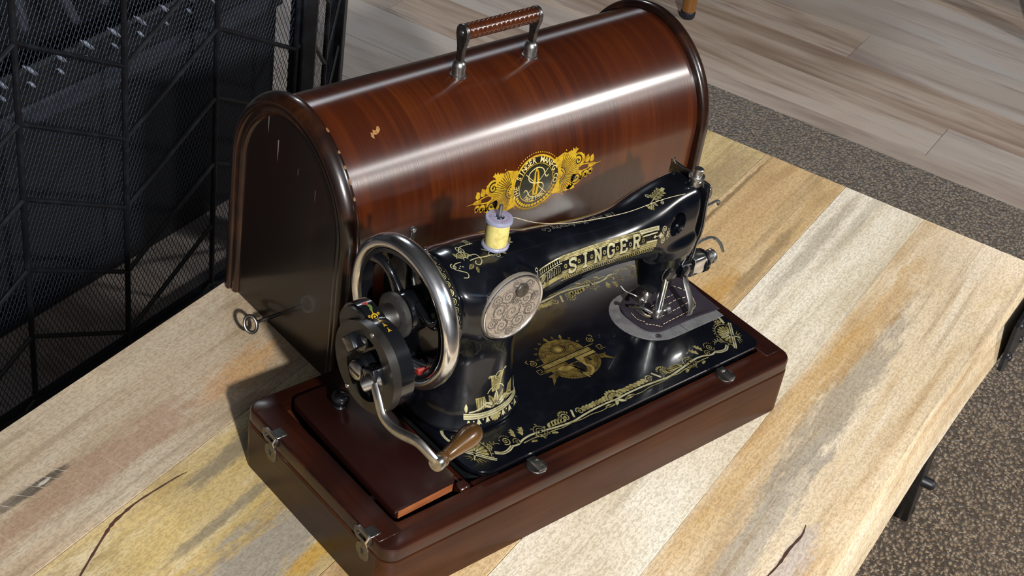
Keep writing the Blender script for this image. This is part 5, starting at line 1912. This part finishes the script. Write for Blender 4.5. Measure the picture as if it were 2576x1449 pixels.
bd.leaf((0.1780, -0.0030), (0.1860, 0.0004), 0.0044, 0, 1, 2, 0.1)
bd.leaf((0.1775, -0.0030), (0.1700, -0.0080), 0.0034, 0, 1, 2)
bd.stroke([(p.x, p.y) for p in smooth_path([(0.1790, -0.0010, 0), (0.1800, 0.0016, 0), (0.1830, 0.0018, 0)], 4)], 0.0006, 1)
bd.scroll((0.1822, -0.0062), 0.0022, 90, -1.2, 0.0006, 1)
# right ornament
bd.ring((0.3205, 0.0030), 0.0075, 0.0001, 2, 1)
bd.dot((0.3195, 0.0006), 0.0072, 2, 4, 24)
bd.stroke([(0.3075, 0.0000), (0.3200, 0.0004)], 0.0007, 1, 5)
bd.fill([band_p for band_p in [(0.3135, 0.0004), (0.3160, 0.0030), (0.3190, 0.0004), (0.3160, -0.0022)]], 1, 5)
for sy_ in (-1, 1):
    bd.scroll((0.3205, 0.0006 + sy_ * 0.0040), 0.0030, -90 * sy_, sy_ * -1.7, 0.0008, 1, 5)
bd.fan((0.3235, 0.0006), 0.0030, -70, 70, 4, 1, 5, 0.1, 0.2)
for q in range(5):
    a = R_(-60 + 30 * q)
    bd.dot((0.3235 + 0.0042 * math.cos(a), 0.0006 + 0.0042 * math.sin(a)), 0.00060, 1, 5, 8)
bd.dot((0.3092, 0.0000), 0.0012, 1, 5, 10)
# letters
GL = {'S': [[(0.92, 0.74), (0.84, 0.95), (0.50, 1.0), (0.16, 0.92), (0.08, 0.72), (0.22, 0.57), (0.52, 0.49), (0.80, 0.40), (0.92, 0.24), (0.82, 0.06), (0.48, 0.0), (0.14, 0.05), (0.06, 0.28)], [(0.92, 1.0), (0.92, 0.70)], [(0.06, 0.0), (0.06, 0.30)]],
      'I': [[(0.5, 0), (0.5, 1)], [(0.22, 1), (0.78, 1)], [(0.22, 0), (0.78, 0)]],
      'N': [[(0.16, 0), (0.16, 1)], [(0.16, 1), (0.84, 0.0)], [(0.84, 0), (0.84, 1)], [(-0.02, 0), (0.36, 0)], [(0.64, 1), (1.02, 1)], [(-0.02, 1), (0.2, 1)]],
      'G': [[(0.90, 0.72), (0.78, 0.94), (0.50, 1.0), (0.20, 0.90), (0.06, 0.5), (0.20, 0.10), (0.50, 0.0), (0.78, 0.06), (0.88, 0.24), (0.88, 0.42)], [(0.58, 0.44), (1.0, 0.44)], [(0.90, 1.0), (0.90, 0.68)]],
      'E': [[(0.18, 0), (0.18, 1)], [(0.02, 1), (0.88, 1)], [(0.02, 0), (0.92, 0)], [(0.18, 0.52), (0.62, 0.52)], [(0.88, 1), (0.88, 0.76)], [(0.92, 0), (0.92, 0.26)], [(0.62, 0.64), (0.62, 0.40)]],
      'R': [[(0.18, 0), (0.18, 1)], [(0.02, 1), (0.60, 1), (0.84, 0.92), (0.88, 0.74), (0.80, 0.56), (0.56, 0.50), (0.18, 0.50)], [(0.02, 0), (0.38, 0)], [(0.52, 0.50), (0.80, 0.04), (1.0, 0.02)]]}
lw, lh = 0.0084, 0.0094
for q, ch_ in enumerate('SINGER'):
    x0 = 0.2110 + q * 0.0146
    y0 = -0.0062 + 0.0004 * q
    for lay, mat, w_, dx, dy in ((4, 2, 0.0037, 0.0003, -0.0003), (6, 1, 0.0023, 0, 0)):
        for st_ in GL[ch_]:
            bd.stroke([(x0 + dx + px * lw + 0.0006 * py, y0 + dy + py * lh) for px, py in st_], w_ * (0.8 if len(st_) == 2 and st_[0][1] == st_[1][1] else 1.0), mat, lay)
    for st_x in ([x0 - 0.0034] if q == 0 else []) + [x0 + lw + 0.0034]:
        bd.dot((st_x, -0.0004), 0.0017, 0, 3, 12)
        bd.dot((st_x, -0.0004), 0.0008, 2, 4, 8)
bd.xf = lambda p: p
bd.build('name_band_decal', map_arm, [M_GOLD, M_GOLD_PALE, M_DECAL_BLACK], mach, 'gilt SINGER name band on the arm')

# ---- flowers on the shoulder, by the spool
fl = Decal()
fl.xf = lambda p: (p[0], p[1])
c = (0.1215, 0.0228)
fl.fan(c, 0.0058, 15, 150, 5, 0, 1, 0.25, 0.35)
fl.ring(c, 0.0062, 0.0005, 1, 1, 10, 155)
fl.ring(c, 0.0018, 0.0005, 1, 1, 0, 180)
fl.stroke([(p.x, p.y) for p in smooth_path([(0.1160, 0.0226, 0), (0.1110, 0.0225, 0), (0.1085, 0.0195, 0), (0.1120, 0.0165, 0), (0.1150, 0.0140, 0), (0.1140, 0.0110, 0), (0.1105, 0.0118, 0)], 6)], 0.0006, 1)
fl.scroll((0.1092, 0.0212), 0.0022, 80, 1.4, 0.0006, 1)
fl.stroke([(p.x, p.y) for p in smooth_path([(0.1235, 0.0215, 0), (0.1300, 0.0215, 0), (0.1370, 0.0205, 0), (0.1440, 0.0200, 0)], 6)], 0.0007, 1)
fl.stroke([(p.x, p.y) for p in smooth_path([(0.1260, 0.0250, 0), (0.1320, 0.0240, 0), (0.1325, 0.0190, 0), (0.1285, 0.0165, 0), (0.1262, 0.0185, 0), (0.1280, 0.0200, 0)], 6)], 0.0006, 1)
fl.leaf((0.1240, 0.0185), (0.1180, 0.0160), 0.0032, 0, 1, 2)
fl.leaf((0.1250, 0.0160), (0.1235, 0.0115), 0.0026, 0, 1, 2)
fl.stroke([(0.1400, 0.0262), (0.1440, 0.0228), (0.1410, 0.0210), (0.1450, 0.0190)], 0.0006, 1)
fl.scroll((0.1482, 0.0195), 0.0026, 170, 1.6, 0.0007, 1)
fl.leaf((0.1560, 0.0205), (0.1620, 0.0215), 0.0034, 0, 1, 2)
fl.leaf((0.1530, 0.0195), (0.1560, 0.0175), 0.0022, 0)
fl.scroll((0.1240, 0.0305), 0.0030, -60, 1.5, 0.0007, 1)
fl.stroke([(p.x, p.y) for p in smooth_path([(0.1215, 0.0290, 0), (0.1260, 0.0320, 0), (0.1330, 0.0322, 0), (0.1390, 0.0318, 0)], 5)], 0.0006, 1)
fl.scroll((0.1360, 0.0338), 0.0022, -90, 1.4, 0.0006, 1)
fl.leaf((0.1180, 0.0262), (0.1165, 0.0298), 0.0026, 0, 1, 2)
fl.leaf((0.1640, 0.0262), (0.1730, 0.0268), 0.0042, 0, 1, 2)
fl.leaf((0.1640, 0.0258), (0.1700, 0.0228), 0.0026, 0)
fl.scroll((0.1650, 0.0232), 0.0018, 60, 1.3, 0.0005, 1)
for q in ((0.1120, 0.0190), (0.1135, 0.0200), (0.1150, 0.0192)):
    fl.dot(q, 0.0005, 1)
fl.build('flower_decal', map_arm, [M_GOLD, M_GOLD_PALE, M_DECAL_BLACK], mach, 'gilt flower scrolls on the shoulder')
# ---- flower on the head
fh = Decal()
fh.stroke([(p.x, p.y) for p in smooth_path([(0.3145, 0.0135, 0), (0.3200, 0.0160, 0), (0.3260, 0.0185, 0), (0.3330, 0.0205, 0)], 6)], 0.0006, 1)
fh.fan((0.3140, 0.0125), 0.0042, 150, 290, 4, 0, 1, 0.2, 0.3)
fh.leaf((0.3165, 0.0130), (0.3125, 0.0095), 0.0028, 0, 1, 2)
fh.leaf((0.3175, 0.0140), (0.3195, 0.0100), 0.0022, 0)
for q in range(4):
    x, y = 0.3210 + 0.0032 * q, 0.0165 + 0.0011 * q
    fh.leaf((x, y), (x + 0.0014, y + 0.0040), 0.0032, 0, 1, 2)
    fh.leaf((x, y), (x + 0.0030, y - 0.0026), 0.0028, 0, 1, 2)
fh.fill([(0.3325, 0.0192), (0.3365, 0.0208), (0.3358, 0.0228), (0.3318, 0.0214)], 1)
fh.scroll((0.3190, 0.0195), 0.0022, -60, 1.4, 0.0006, 1)
fh.scroll((0.3245, 0.0118), 0.0018, 90, -1.4, 0.0006, 1)
fh.build('flower_decal', map_arm, [M_GOLD, M_GOLD_PALE, M_DECAL_BLACK], mach, 'gilt flower spray on the head')
# ---- maker's line along the top of the arm, read from the far side
tt = Decal()
tt.text('The Singer Manufacturing Co', 0.2440, 0.1045, 0.0082, 0, 1, 0.012, 0.25, True, math.pi, 0.80)
tt.build('top_lettering', map_top, [gold('faint_gilt', srgb(120, 118, 104), srgb(88, 86, 76), 0.45, 0.4)], mach, 'faint gilt lettering along the arm top')
# ---- pillar ornament
pd = Decal()


def pil(p):
    # p[0] along the foot, p[1] up; leans with the view of the bar
    return (0.1185 + p[0], 0.0775 + p[1] + 6.0 * 0 * p[0])


pd.xf = pil
bar_p = [(p.x, p.y) for p in smooth_path([(0.000, 0.0000, 0), (0.018, -0.0012, 0), (0.036, -0.0008, 0), (0.054, 0.0008, 0)], 6)]
pd.stroke(bar_p, 0.0046, 1)
for o_ in (-0.0009, 0.0011):
    pd.stroke([(x, y + o_) for x, y in bar_p], 0.0003, 2, 3)
for q in range(7):
    x = 0.003 + q * 0.0078
    if q == 3:
        pd.fan((x, -0.0030), 0.0058, 190, 350, 6, 0, 1, 0.1, 0.1)
        continue
    pd.fill([(x - 0.0006, -0.0034), (x + 0.0006, -0.0034), (x + 0.0022, -0.0078), (x + 0.0008, -0.0068), (x, -0.0080), (x - 0.0008, -0.0068), (x - 0.0022, -0.0078)], 1, 1)
    pd.dot((x + 0.0039, -0.0044), 0.0006, 1)
for q in range(5):
    a = R_(30 + 30 * q)
    c = (0.0270, 0.0024)
    pd.leaf((c[0] + 0.0018 * math.cos(a), c[1] + 0.0012 * math.sin(a)), (c[0] + 0.0150 * math.cos(a), c[1] + 0.0150 * math.sin(a)), 0.0048, 0 if q % 2 else 1, 2, 2)
for r_ in (0.0030, 0.0044):
    pd.ring((0.0270, 0.0030), r_, 0.0005, 2, 4, 0, 180)
pd.fill([(0.0105, 0.0030), (0.0085, 0.0150), (0.0160, 0.0152), (0.0195, 0.0050)], 0, 1)
for q in range(4):
    pd.stroke([(0.0108 + 0.0018 * q, 0.0040), (0.0098 + 0.0022 * q, 0.0140)], 0.0004, 2, 2)
pd.fill([(0.0370, 0.0040), (0.0400, 0.0160), (0.0460, 0.0180), (0.0455, 0.0040)], 0, 1)
for q in range(4):
    pd.stroke([(0.0385 + 0.0018 * q, 0.0050), (0.0405 + 0.0014 * q, 0.0160)], 0.0004, 2, 2)
pd.ring((0.0405, 0.0040), 0.0052, 0.0007, 1, 3, 0, 180)
pd.stroke([(p.x, p.y) for p in smooth_path([(0.0040, 0.0030, 0), (0.0110, 0.0045, 0), (0.0190, 0.0090, 0)], 5)], 0.0012, 1, 3)
pd.stroke([(p.x, p.y) for p in smooth_path([(0.0500, 0.0030, 0), (0.0430, 0.0055, 0), (0.0350, 0.0100, 0)], 5)], 0.0012, 1, 3)
pd.leaf((0.0020, 0.0030), (0.0020, 0.0110), 0.0022, 1, 1)
pd.leaf((0.0510, 0.0030), (0.0515, 0.0150), 0.0022, 1, 1)
pd.fill([(0.0225, 0.0170), (0.0205, 0.0300), (0.0190, 0.0330), (0.0245, 0.0325), (0.0262, 0.0300), (0.0272, 0.0300), (0.0290, 0.0330), (0.0340, 0.0355), (0.0325, 0.0320), (0.0300, 0.0170)], 0, 1)
pd.stroke([(p.x, p.y) for p in smooth_path([(0.0262, 0.0180, 0), (0.0240, 0.0220, 0), (0.0285, 0.0260, 0), (0.0240, 0.0300, 0), (0.0268, 0.0345, 0), (0.0300, 0.0340, 0)], 6)], 0.0016, 2, 3)
pd.stroke([(p.x, p.y) for p in smooth_path([(0.0262, 0.0180, 0), (0.0240, 0.0220, 0), (0.0285, 0.0260, 0), (0.0240, 0.0300, 0), (0.0268, 0.0345, 0), (0.0300, 0.0340, 0)], 6)], 0.0007, 1, 4)
pd.ring((0.0265, 0.0140), 0.0085, 0.0009, 1, 3, 20, 160)
pd.scroll((0.0190, 0.0318), 0.0016, 0, 1.2, 0.0006, 1)
pd.scroll((0.0345, 0.0348), 0.0014, 180, -1.2, 0.0006, 1)
pd.xf = lambda p: p
pd.build('pillar_decal', map_front, [M_GOLD, M_GOLD_PALE, M_DECAL_BLACK], mach, 'gilt lotus ornament on the pillar')

# ---- ring of circles on the pulley flange, and the crank's painted sprig
rd = Decal()
RR = 0.0409
n_ = 40
for q in range(n_):
    u = 2 * math.pi * RR * q / n_
    rd.ring((u, 0.0032), 0.0022, 0.0005, 0, 1)
    rd.ring((u, 0.0032), 0.0010, 0.0004, 0, 1)
    rd.dot((u + math.pi * RR / n_, 0.0062), 0.0004, 0)
    rd.dot((u + math.pi * RR / n_, 0.0006), 0.0004, 0)


def map_flange(uv):
    a = uv[:, 0] / RR
    nn_ = np.column_stack([np.zeros(len(a)), np.cos(a), np.sin(a)])
    P_ = np.column_stack([WX + 0.0130 + uv[:, 1], WY + 0.001 + RR * np.cos(a), WZ + RR * np.sin(a)])
    return P_, nn_


rd.build('flange_decal', map_flange, [M_GOLD], hw, 'ring of gilt circles on the pulley flange')
sd = Decal()
LR = 0.0183


def map_lobe(uv):
    """Along the housing's edge: over the pinion lobe, then on round the big gear."""
    u = uv[:, 0] * 0.92
    lim = 0.0130
    on = u < lim
    rb = GR - 0.0012
    a1_ = math.pi / 2 + u / LR
    yb, zb = WY + LR * math.cos(math.pi / 2 + lim / LR) - GY, WZ + 0.002 + LR * math.sin(math.pi / 2 + lim / LR) - GZ
    a2_ = math.atan2(zb, yb) + (u - lim) / rb
    a = np.where(on, a1_, a2_)
    cy = np.where(on, WY, GY)
    cz_ = np.where(on, WZ + 0.002, GZ)
    r_ = np.where(on, LR, rb)
    nn_ = np.column_stack([np.zeros(len(a)), np.cos(a), np.sin(a)])
    P_ = np.column_stack([GX + 0.0125 + uv[:, 1], cy + r_ * np.cos(a), cz_ + r_ * np.sin(a)])
    return P_, nn_


for q in range(5):
    a = R_(72 * q)
    sd.dot((-0.0010 + 0.0013 * math.cos(a), 0.0013 * math.sin(a)), 0.0010, 1)
sd.leaf((0.0010, 0.0004), (0.0060, 0.0020), 0.0026, 2)
sd.leaf((0.0040, 0.0010), (0.0090, -0.0002), 0.0022, 2)
sd.stroke([(0.0080, 0.0002), (0.0110, 0.0)], 0.0006, 0)
sd.ring((0.0128, 0.0), 0.0022, 0.0010, 0)
sd.dot((0.0128, 0.0), 0.0009, 0)
sd.scroll((0.0112, 0.0034), 0.0012, 0, 1.1, 0.0005, 0)
sd.scroll((0.0112, -0.0034), 0.0012, 0, -1.1, 0.0005, 0)
for u in (0.0185, 0.0245, 0.0305):
    sd.fill([(u, 0.0003), (u + 0.0030, 0.0016), (u + 0.0024, 0.0), (u + 0.0030, -0.0016), (u, -0.0003)], 0)
    sd.dot((u - 0.0008, 0), 0.0005, 0)
sd.build('sprig_decal', map_lobe, [M_GOLD_YELLOW, simple('red_paint', srgb(150, 40, 28), 0.4), simple('green_paint', srgb(84, 104, 48), 0.4)], hc, 'painted flower sprig on the crank housing')

# ---- maker's badge on the cover
cb = Decal()
CBX, CBZ = 0.3061, 0.1440


def map_cover(uv):
    """u along x, v = height along the barrel's front from CBZ."""
    off = 0.0062
    a, b = AA - off, BB - off
    th = np.linspace(0, math.pi / 2, 400)
    yy = YC - np.abs(np.cos(th)) ** (2 / PP) * a
    zz = ZC + np.abs(np.sin(th)) ** (2 / PP) * b
    s_ = np.concatenate([[0], np.cumsum(np.hypot(np.diff(yy), np.diff(zz)))])
    v = uv[:, 1] + (CBZ - ZC)
    y = np.where(v < 0, YC - a, np.interp(v, s_, yy))
    z = np.where(v < 0, ZC + v, np.interp(v, s_, zz))
    ty, tz = np.interp(v + 2e-4, s_, yy) - np.interp(np.maximum(v - 2e-4, 0), s_, yy), np.interp(v + 2e-4, s_, zz) - np.interp(np.maximum(v - 2e-4, 0), s_, zz)
    l_ = np.hypot(ty, tz) + 1e-12
    ny = np.where(v < 1e-4, -1.0, -tz / l_)
    nz = np.where(v < 1e-4, 0.0, ty / l_)
    return np.column_stack([CBX + uv[:, 0], y, z]), np.column_stack([np.zeros(len(v)), ny, nz])


A_, B_ = 0.0265, 0.0255      # oval half sizes
for sx_ in (-1, 1):
    sub = Decal()
    c = (0.0265, 0.0)
    sub.fill([(c[0] - 0.012, -0.0150)] + [(c[0] + 0.0222 * math.cos(R_(a)), 0.0205 * math.sin(R_(a))) for a in range(-77, 78, 7)] + [(c[0] - 0.012, 0.0150)], 0, 1)
    for q in range(23):
        a = R_(-76 + 152 * q / 22)
        sub.stroke([(c[0] + 0.0072 * math.cos(a), 0.0072 * math.sin(a)), (c[0] + 0.0212 * math.cos(a), 0.0195 * math.sin(a))], 0.00055, 2, 2)
    sub.ring(c, 0.0070, 0.0008, 2, 2, -80, 80)
    for q in range(6):
        a = R_(-62 + 25 * q)
        sub.dot((c[0] + 0.0048 * math.cos(a), 0.0048 * math.sin(a)), 0.0008, 2, 2)
    for q in range(9):
        a = R_(-70 + 17.5 * q)
        sub.dot((c[0] + 0.0228 * math.cos(a), 0.0228 * math.sin(a)), 0.0007, 0, 2, 8)
    for sy_ in (-1, 1):
        sub.ring((0.0480, sy_ * 0.0085), 0.0070, 0.0010, 0, 2)
        sub.dot((0.0480, sy_ * 0.0085), 0.0070, 0, 1, 18)
        sub.scroll((0.0480, sy_ * 0.0085), 0.0052, 120 * sy_, -sy_ * 1.3, 0.0014, 2, 3, 0.15)
        sub.leaf((0.0360, sy_ * 0.0190), (0.0480, sy_ * 0.0125), 0.0052, 0, 2)
        sub.spray((0.0380, sy_ * 0.0160), sy_ * 0.3, 0.0110, 0, 2)
        for q in range(3):
            x = 0.0530 + 0.0055 * q
            sub.scroll((x, sy_ * (0.0078 - 0.0012 * q)), 0.0034 - 0.0004 * q, 100 * sy_, -sy_ * 1.2, 0.0019, 0, 2, 0.2)
            sub.leaf((x - 0.0010, sy_ * (0.0080 - 0.001 * q)), (x + 0.0020, sy_ * (0.0132 - 0.0016 * q)), 0.0036, 0, 2)
        sub.stroke([(p.x, p.y) for p in smooth_path([(0.0430, 0, 0), (0.0520, sy_ * 0.0030, 0), (0.0600, sy_ * 0.0024, 0), (0.0660, 0, 0)], 5)], 0.0012, 0, 2)
    sub.leaf((0.0600, 0), (0.0705, 0), 0.0046, 0, 2)
    sub.stroke([(0.0690, 0), (0.0760, 0)], 0.0009, 0, 2, taper=0.6)
    cb.mirror(sub, (lambda p: p) if sx_ > 0 else (lambda p: (-p[0], p[1])))
for q in range(72):
    a = 2 * math.pi * q / 72
    if abs(math.cos(a)) < 0.80:
        cb.dot(((A_ + 0.0022) * math.cos(a), (B_ + 0.0022) * math.sin(a)), 0.00062, 0, 3, 8)
ov = lambda k_, n2=40: [(A_ * k_ * math.cos(2 * math.pi * q / n2), B_ * k_ * math.sin(2 * math.pi * q / n2)) for q in range(n2)]


def oval_fill(k_, mat, lift):
    rings_ = 8
    vs_, fs = [(0, 0)], []
    for r in range(1, rings_ + 1):
        vs_ += ov(k_ * r / rings_)
    for j in range(40):
        fs.append((0, 1 + j, 1 + (j + 1) % 40))
    for r in range(rings_ - 1):
        a, b = 1 + r * 40, 1 + (r + 1) * 40
        fs += [(a + j, b + j, b + (j + 1) % 40, a + (j + 1) % 40) for j in range(40)]
    cb._add(vs_, fs, mat, lift)


oval_fill(1.0, 2, 3)
oval_fill(0.70, 1, 4)
cb.stroke(ov(0.975), 0.0017, 0, 6, True)
cb.stroke(ov(0.71), 0.0006, 0, 6, True)
words = 'THE SINGER MANFG.CO.'
a0, a1 = 205, -25
for q, ch_ in enumerate(words):
    if ch_ == ' ':
        continue
    a = R_(a0 + (a1 - a0) * (q + 0.5) / len(words))
    cb.text(ch_, A_ * 0.84 * math.cos(a), B_ * 0.84 * math.sin(a), 0.0072, 3, 6, 0.02, 0, True, a - math.pi / 2, 0.9)
words = 'TRADE MARK'
for q, ch_ in enumerate(words):
    if ch_ == ' ':
        continue
    a = R_(232 + 76 * (q + 0.5) / len(words))
    cb.text(ch_, A_ * 0.62 * math.cos(a), B_ * 0.62 * math.sin(a), 0.0052, 3, 7, 0.015, 0, True, a + math.pi / 2, 0.9)
for q in range(16):
    a = R_(205 + 130 * q / 15)
    cb.leaf((A_ * 0.80 * math.cos(a), B_ * 0.80 * math.sin(a)), (A_ * 0.92 * math.cos(a + 0.09), B_ * 0.92 * math.sin(a + 0.09)), 0.0030, 0, 6)
# shuttle, crossed needles and the looped thread
cb.fill([(-0.0030, -0.0120), (0.0030, -0.0120), (0.0036, 0.0020), (0.0024, 0.0105), (0, 0.0150), (-0.0024, 0.0105), (-0.0036, 0.0020)], 0, 6)
cb.stroke([(0, -0.0100), (0, 0.0110)], 0.0014, 2, 7)
cb.dot((0.0, 0.0085), 0.0010, 2, 8)
cb.stroke([(-0.0120, 0.0110), (0.0130, -0.0130)], 0.0006, 3, 5)
cb.stroke([(0.0130, 0.0110), (-0.0120, -0.0130)], 0.0006, 3, 5)
cb.stroke([(p.x, p.y) for p in smooth_path([(0.0135, 0.0050, 0), (0.0115, 0.0035, 0), (0.0095, 0.0060, 0), (0.0070, 0.0120, 0), (0.0, 0.0145, 0), (-0.0080, 0.0110, 0), (-0.0085, 0.0050, 0), (-0.0030, 0.0010, 0), (0.0060, -0.0010, 0), (0.0090, -0.0060, 0), (0.0060, -0.0115, 0), (0.0, -0.0135, 0), (-0.0060, -0.0110, 0), (-0.0090, -0.0060, 0), (-0.0115, -0.0040, 0), (-0.0130, -0.0060, 0)], 6)], 0.0009, 3, 7)
cb.build('badge_decal', map_cover, [M_GOLD_YELLOW, simple('badge_green_black', (0.012, 0.014, 0.008), 0.35, 0, 0.3), simple('badge_black', (0.008, 0.006, 0.003), 0.35, 0, 0.3), gold('badge_cream', srgb(222, 204, 140), srgb(196, 176, 108), 0.4, 0.2)], cover, 'yellow gilt oval maker badge with sunburst wings')

# ---- engraving on the round cover plate
eg = Decal()
random.seed(21)
spots = [(0.0, -0.004, 0.0080), (0.0125, 0.004, 0.0062), (-0.0125, 0.001, 0.0066), (0.0075, -0.0140, 0.0062), (-0.0085, -0.0140, 0.0060), (-0.0060, 0.0115, 0.0058), (0.0165, -0.0075, 0.0048), (-0.0180, -0.0090, 0.0042), (0.0130, 0.0160, 0.0044), (-0.0165, 0.0110, 0.0044), (0.0005, 0.0205, 0.0034), (0.0, -0.0215, 0.0034), (0.0205, 0.0040, 0.0034), (0.0020, 0.0060, 0.0036)]
for q, (x, y, r_) in enumerate(spots):
    a0_ = random.uniform(0, 360)
    sg_ = 1 if q % 2 else -1
    eg.scroll((x, y), r_, a0_, sg_ * 1.7, 0.0006, 0, 1, 0.1)
    eg.scroll((x, y), r_ * 0.86, a0_ + 12, sg_ * 1.5, 0.0004, 0, 1, 0.1)
    for j in range(11):
        a = R_(a0_ + 33 * j)
        rr = r_ * (1.0 - 0.25 * (j / 11))
        t_ = a + sg_ * 0.55
        eg.stroke([(p.x, p.y) for p in smooth_path([(x + rr * math.cos(a), y + rr * math.sin(a), 0), (x + rr * 1.22 * math.cos(a + sg_ * .12), y + rr * 1.22 * math.sin(a + sg_ * .12), 0), (x + rr * 1.3 * math.cos(t_ - sg_ * .15), y + rr * 1.3 * math.sin(t_ - sg_ * .15), 0), (x + rr * 1.08 * math.cos(t_), y + rr * 1.08 * math.sin(t_), 0)], 3)], 0.00042, 0, 1)
keep = [i_ for i_, f_ in enumerate(eg.F) if all(math.hypot(*eg.V[v]) < 0.0247 for v in f_)]
eg.F = [eg.F[i_] for i_ in keep]
eg.M = [eg.M[i_] for i_ in keep]
eg.ring((0, 0), 0.0258, 0.0004, 0, 1)


def map_plate(uv):
    P_ = np.column_stack([IPX + uv[:, 0], np.full(len(uv), IPY - 0.0019), IPZ + uv[:, 1]])
    rr = np.hypot(uv[:, 0], uv[:, 1])
    P_[:, 1] -= np.where(rr > 0.0255, 0.0003, 0)
    return P_, np.tile([0, -1.0, 0], (len(uv), 1))


eg.build('engraving', map_plate, [simple('engraved_line', srgb(104, 96, 90), 0.5, 0.4)], ip, 'engraved leaf scrolls')
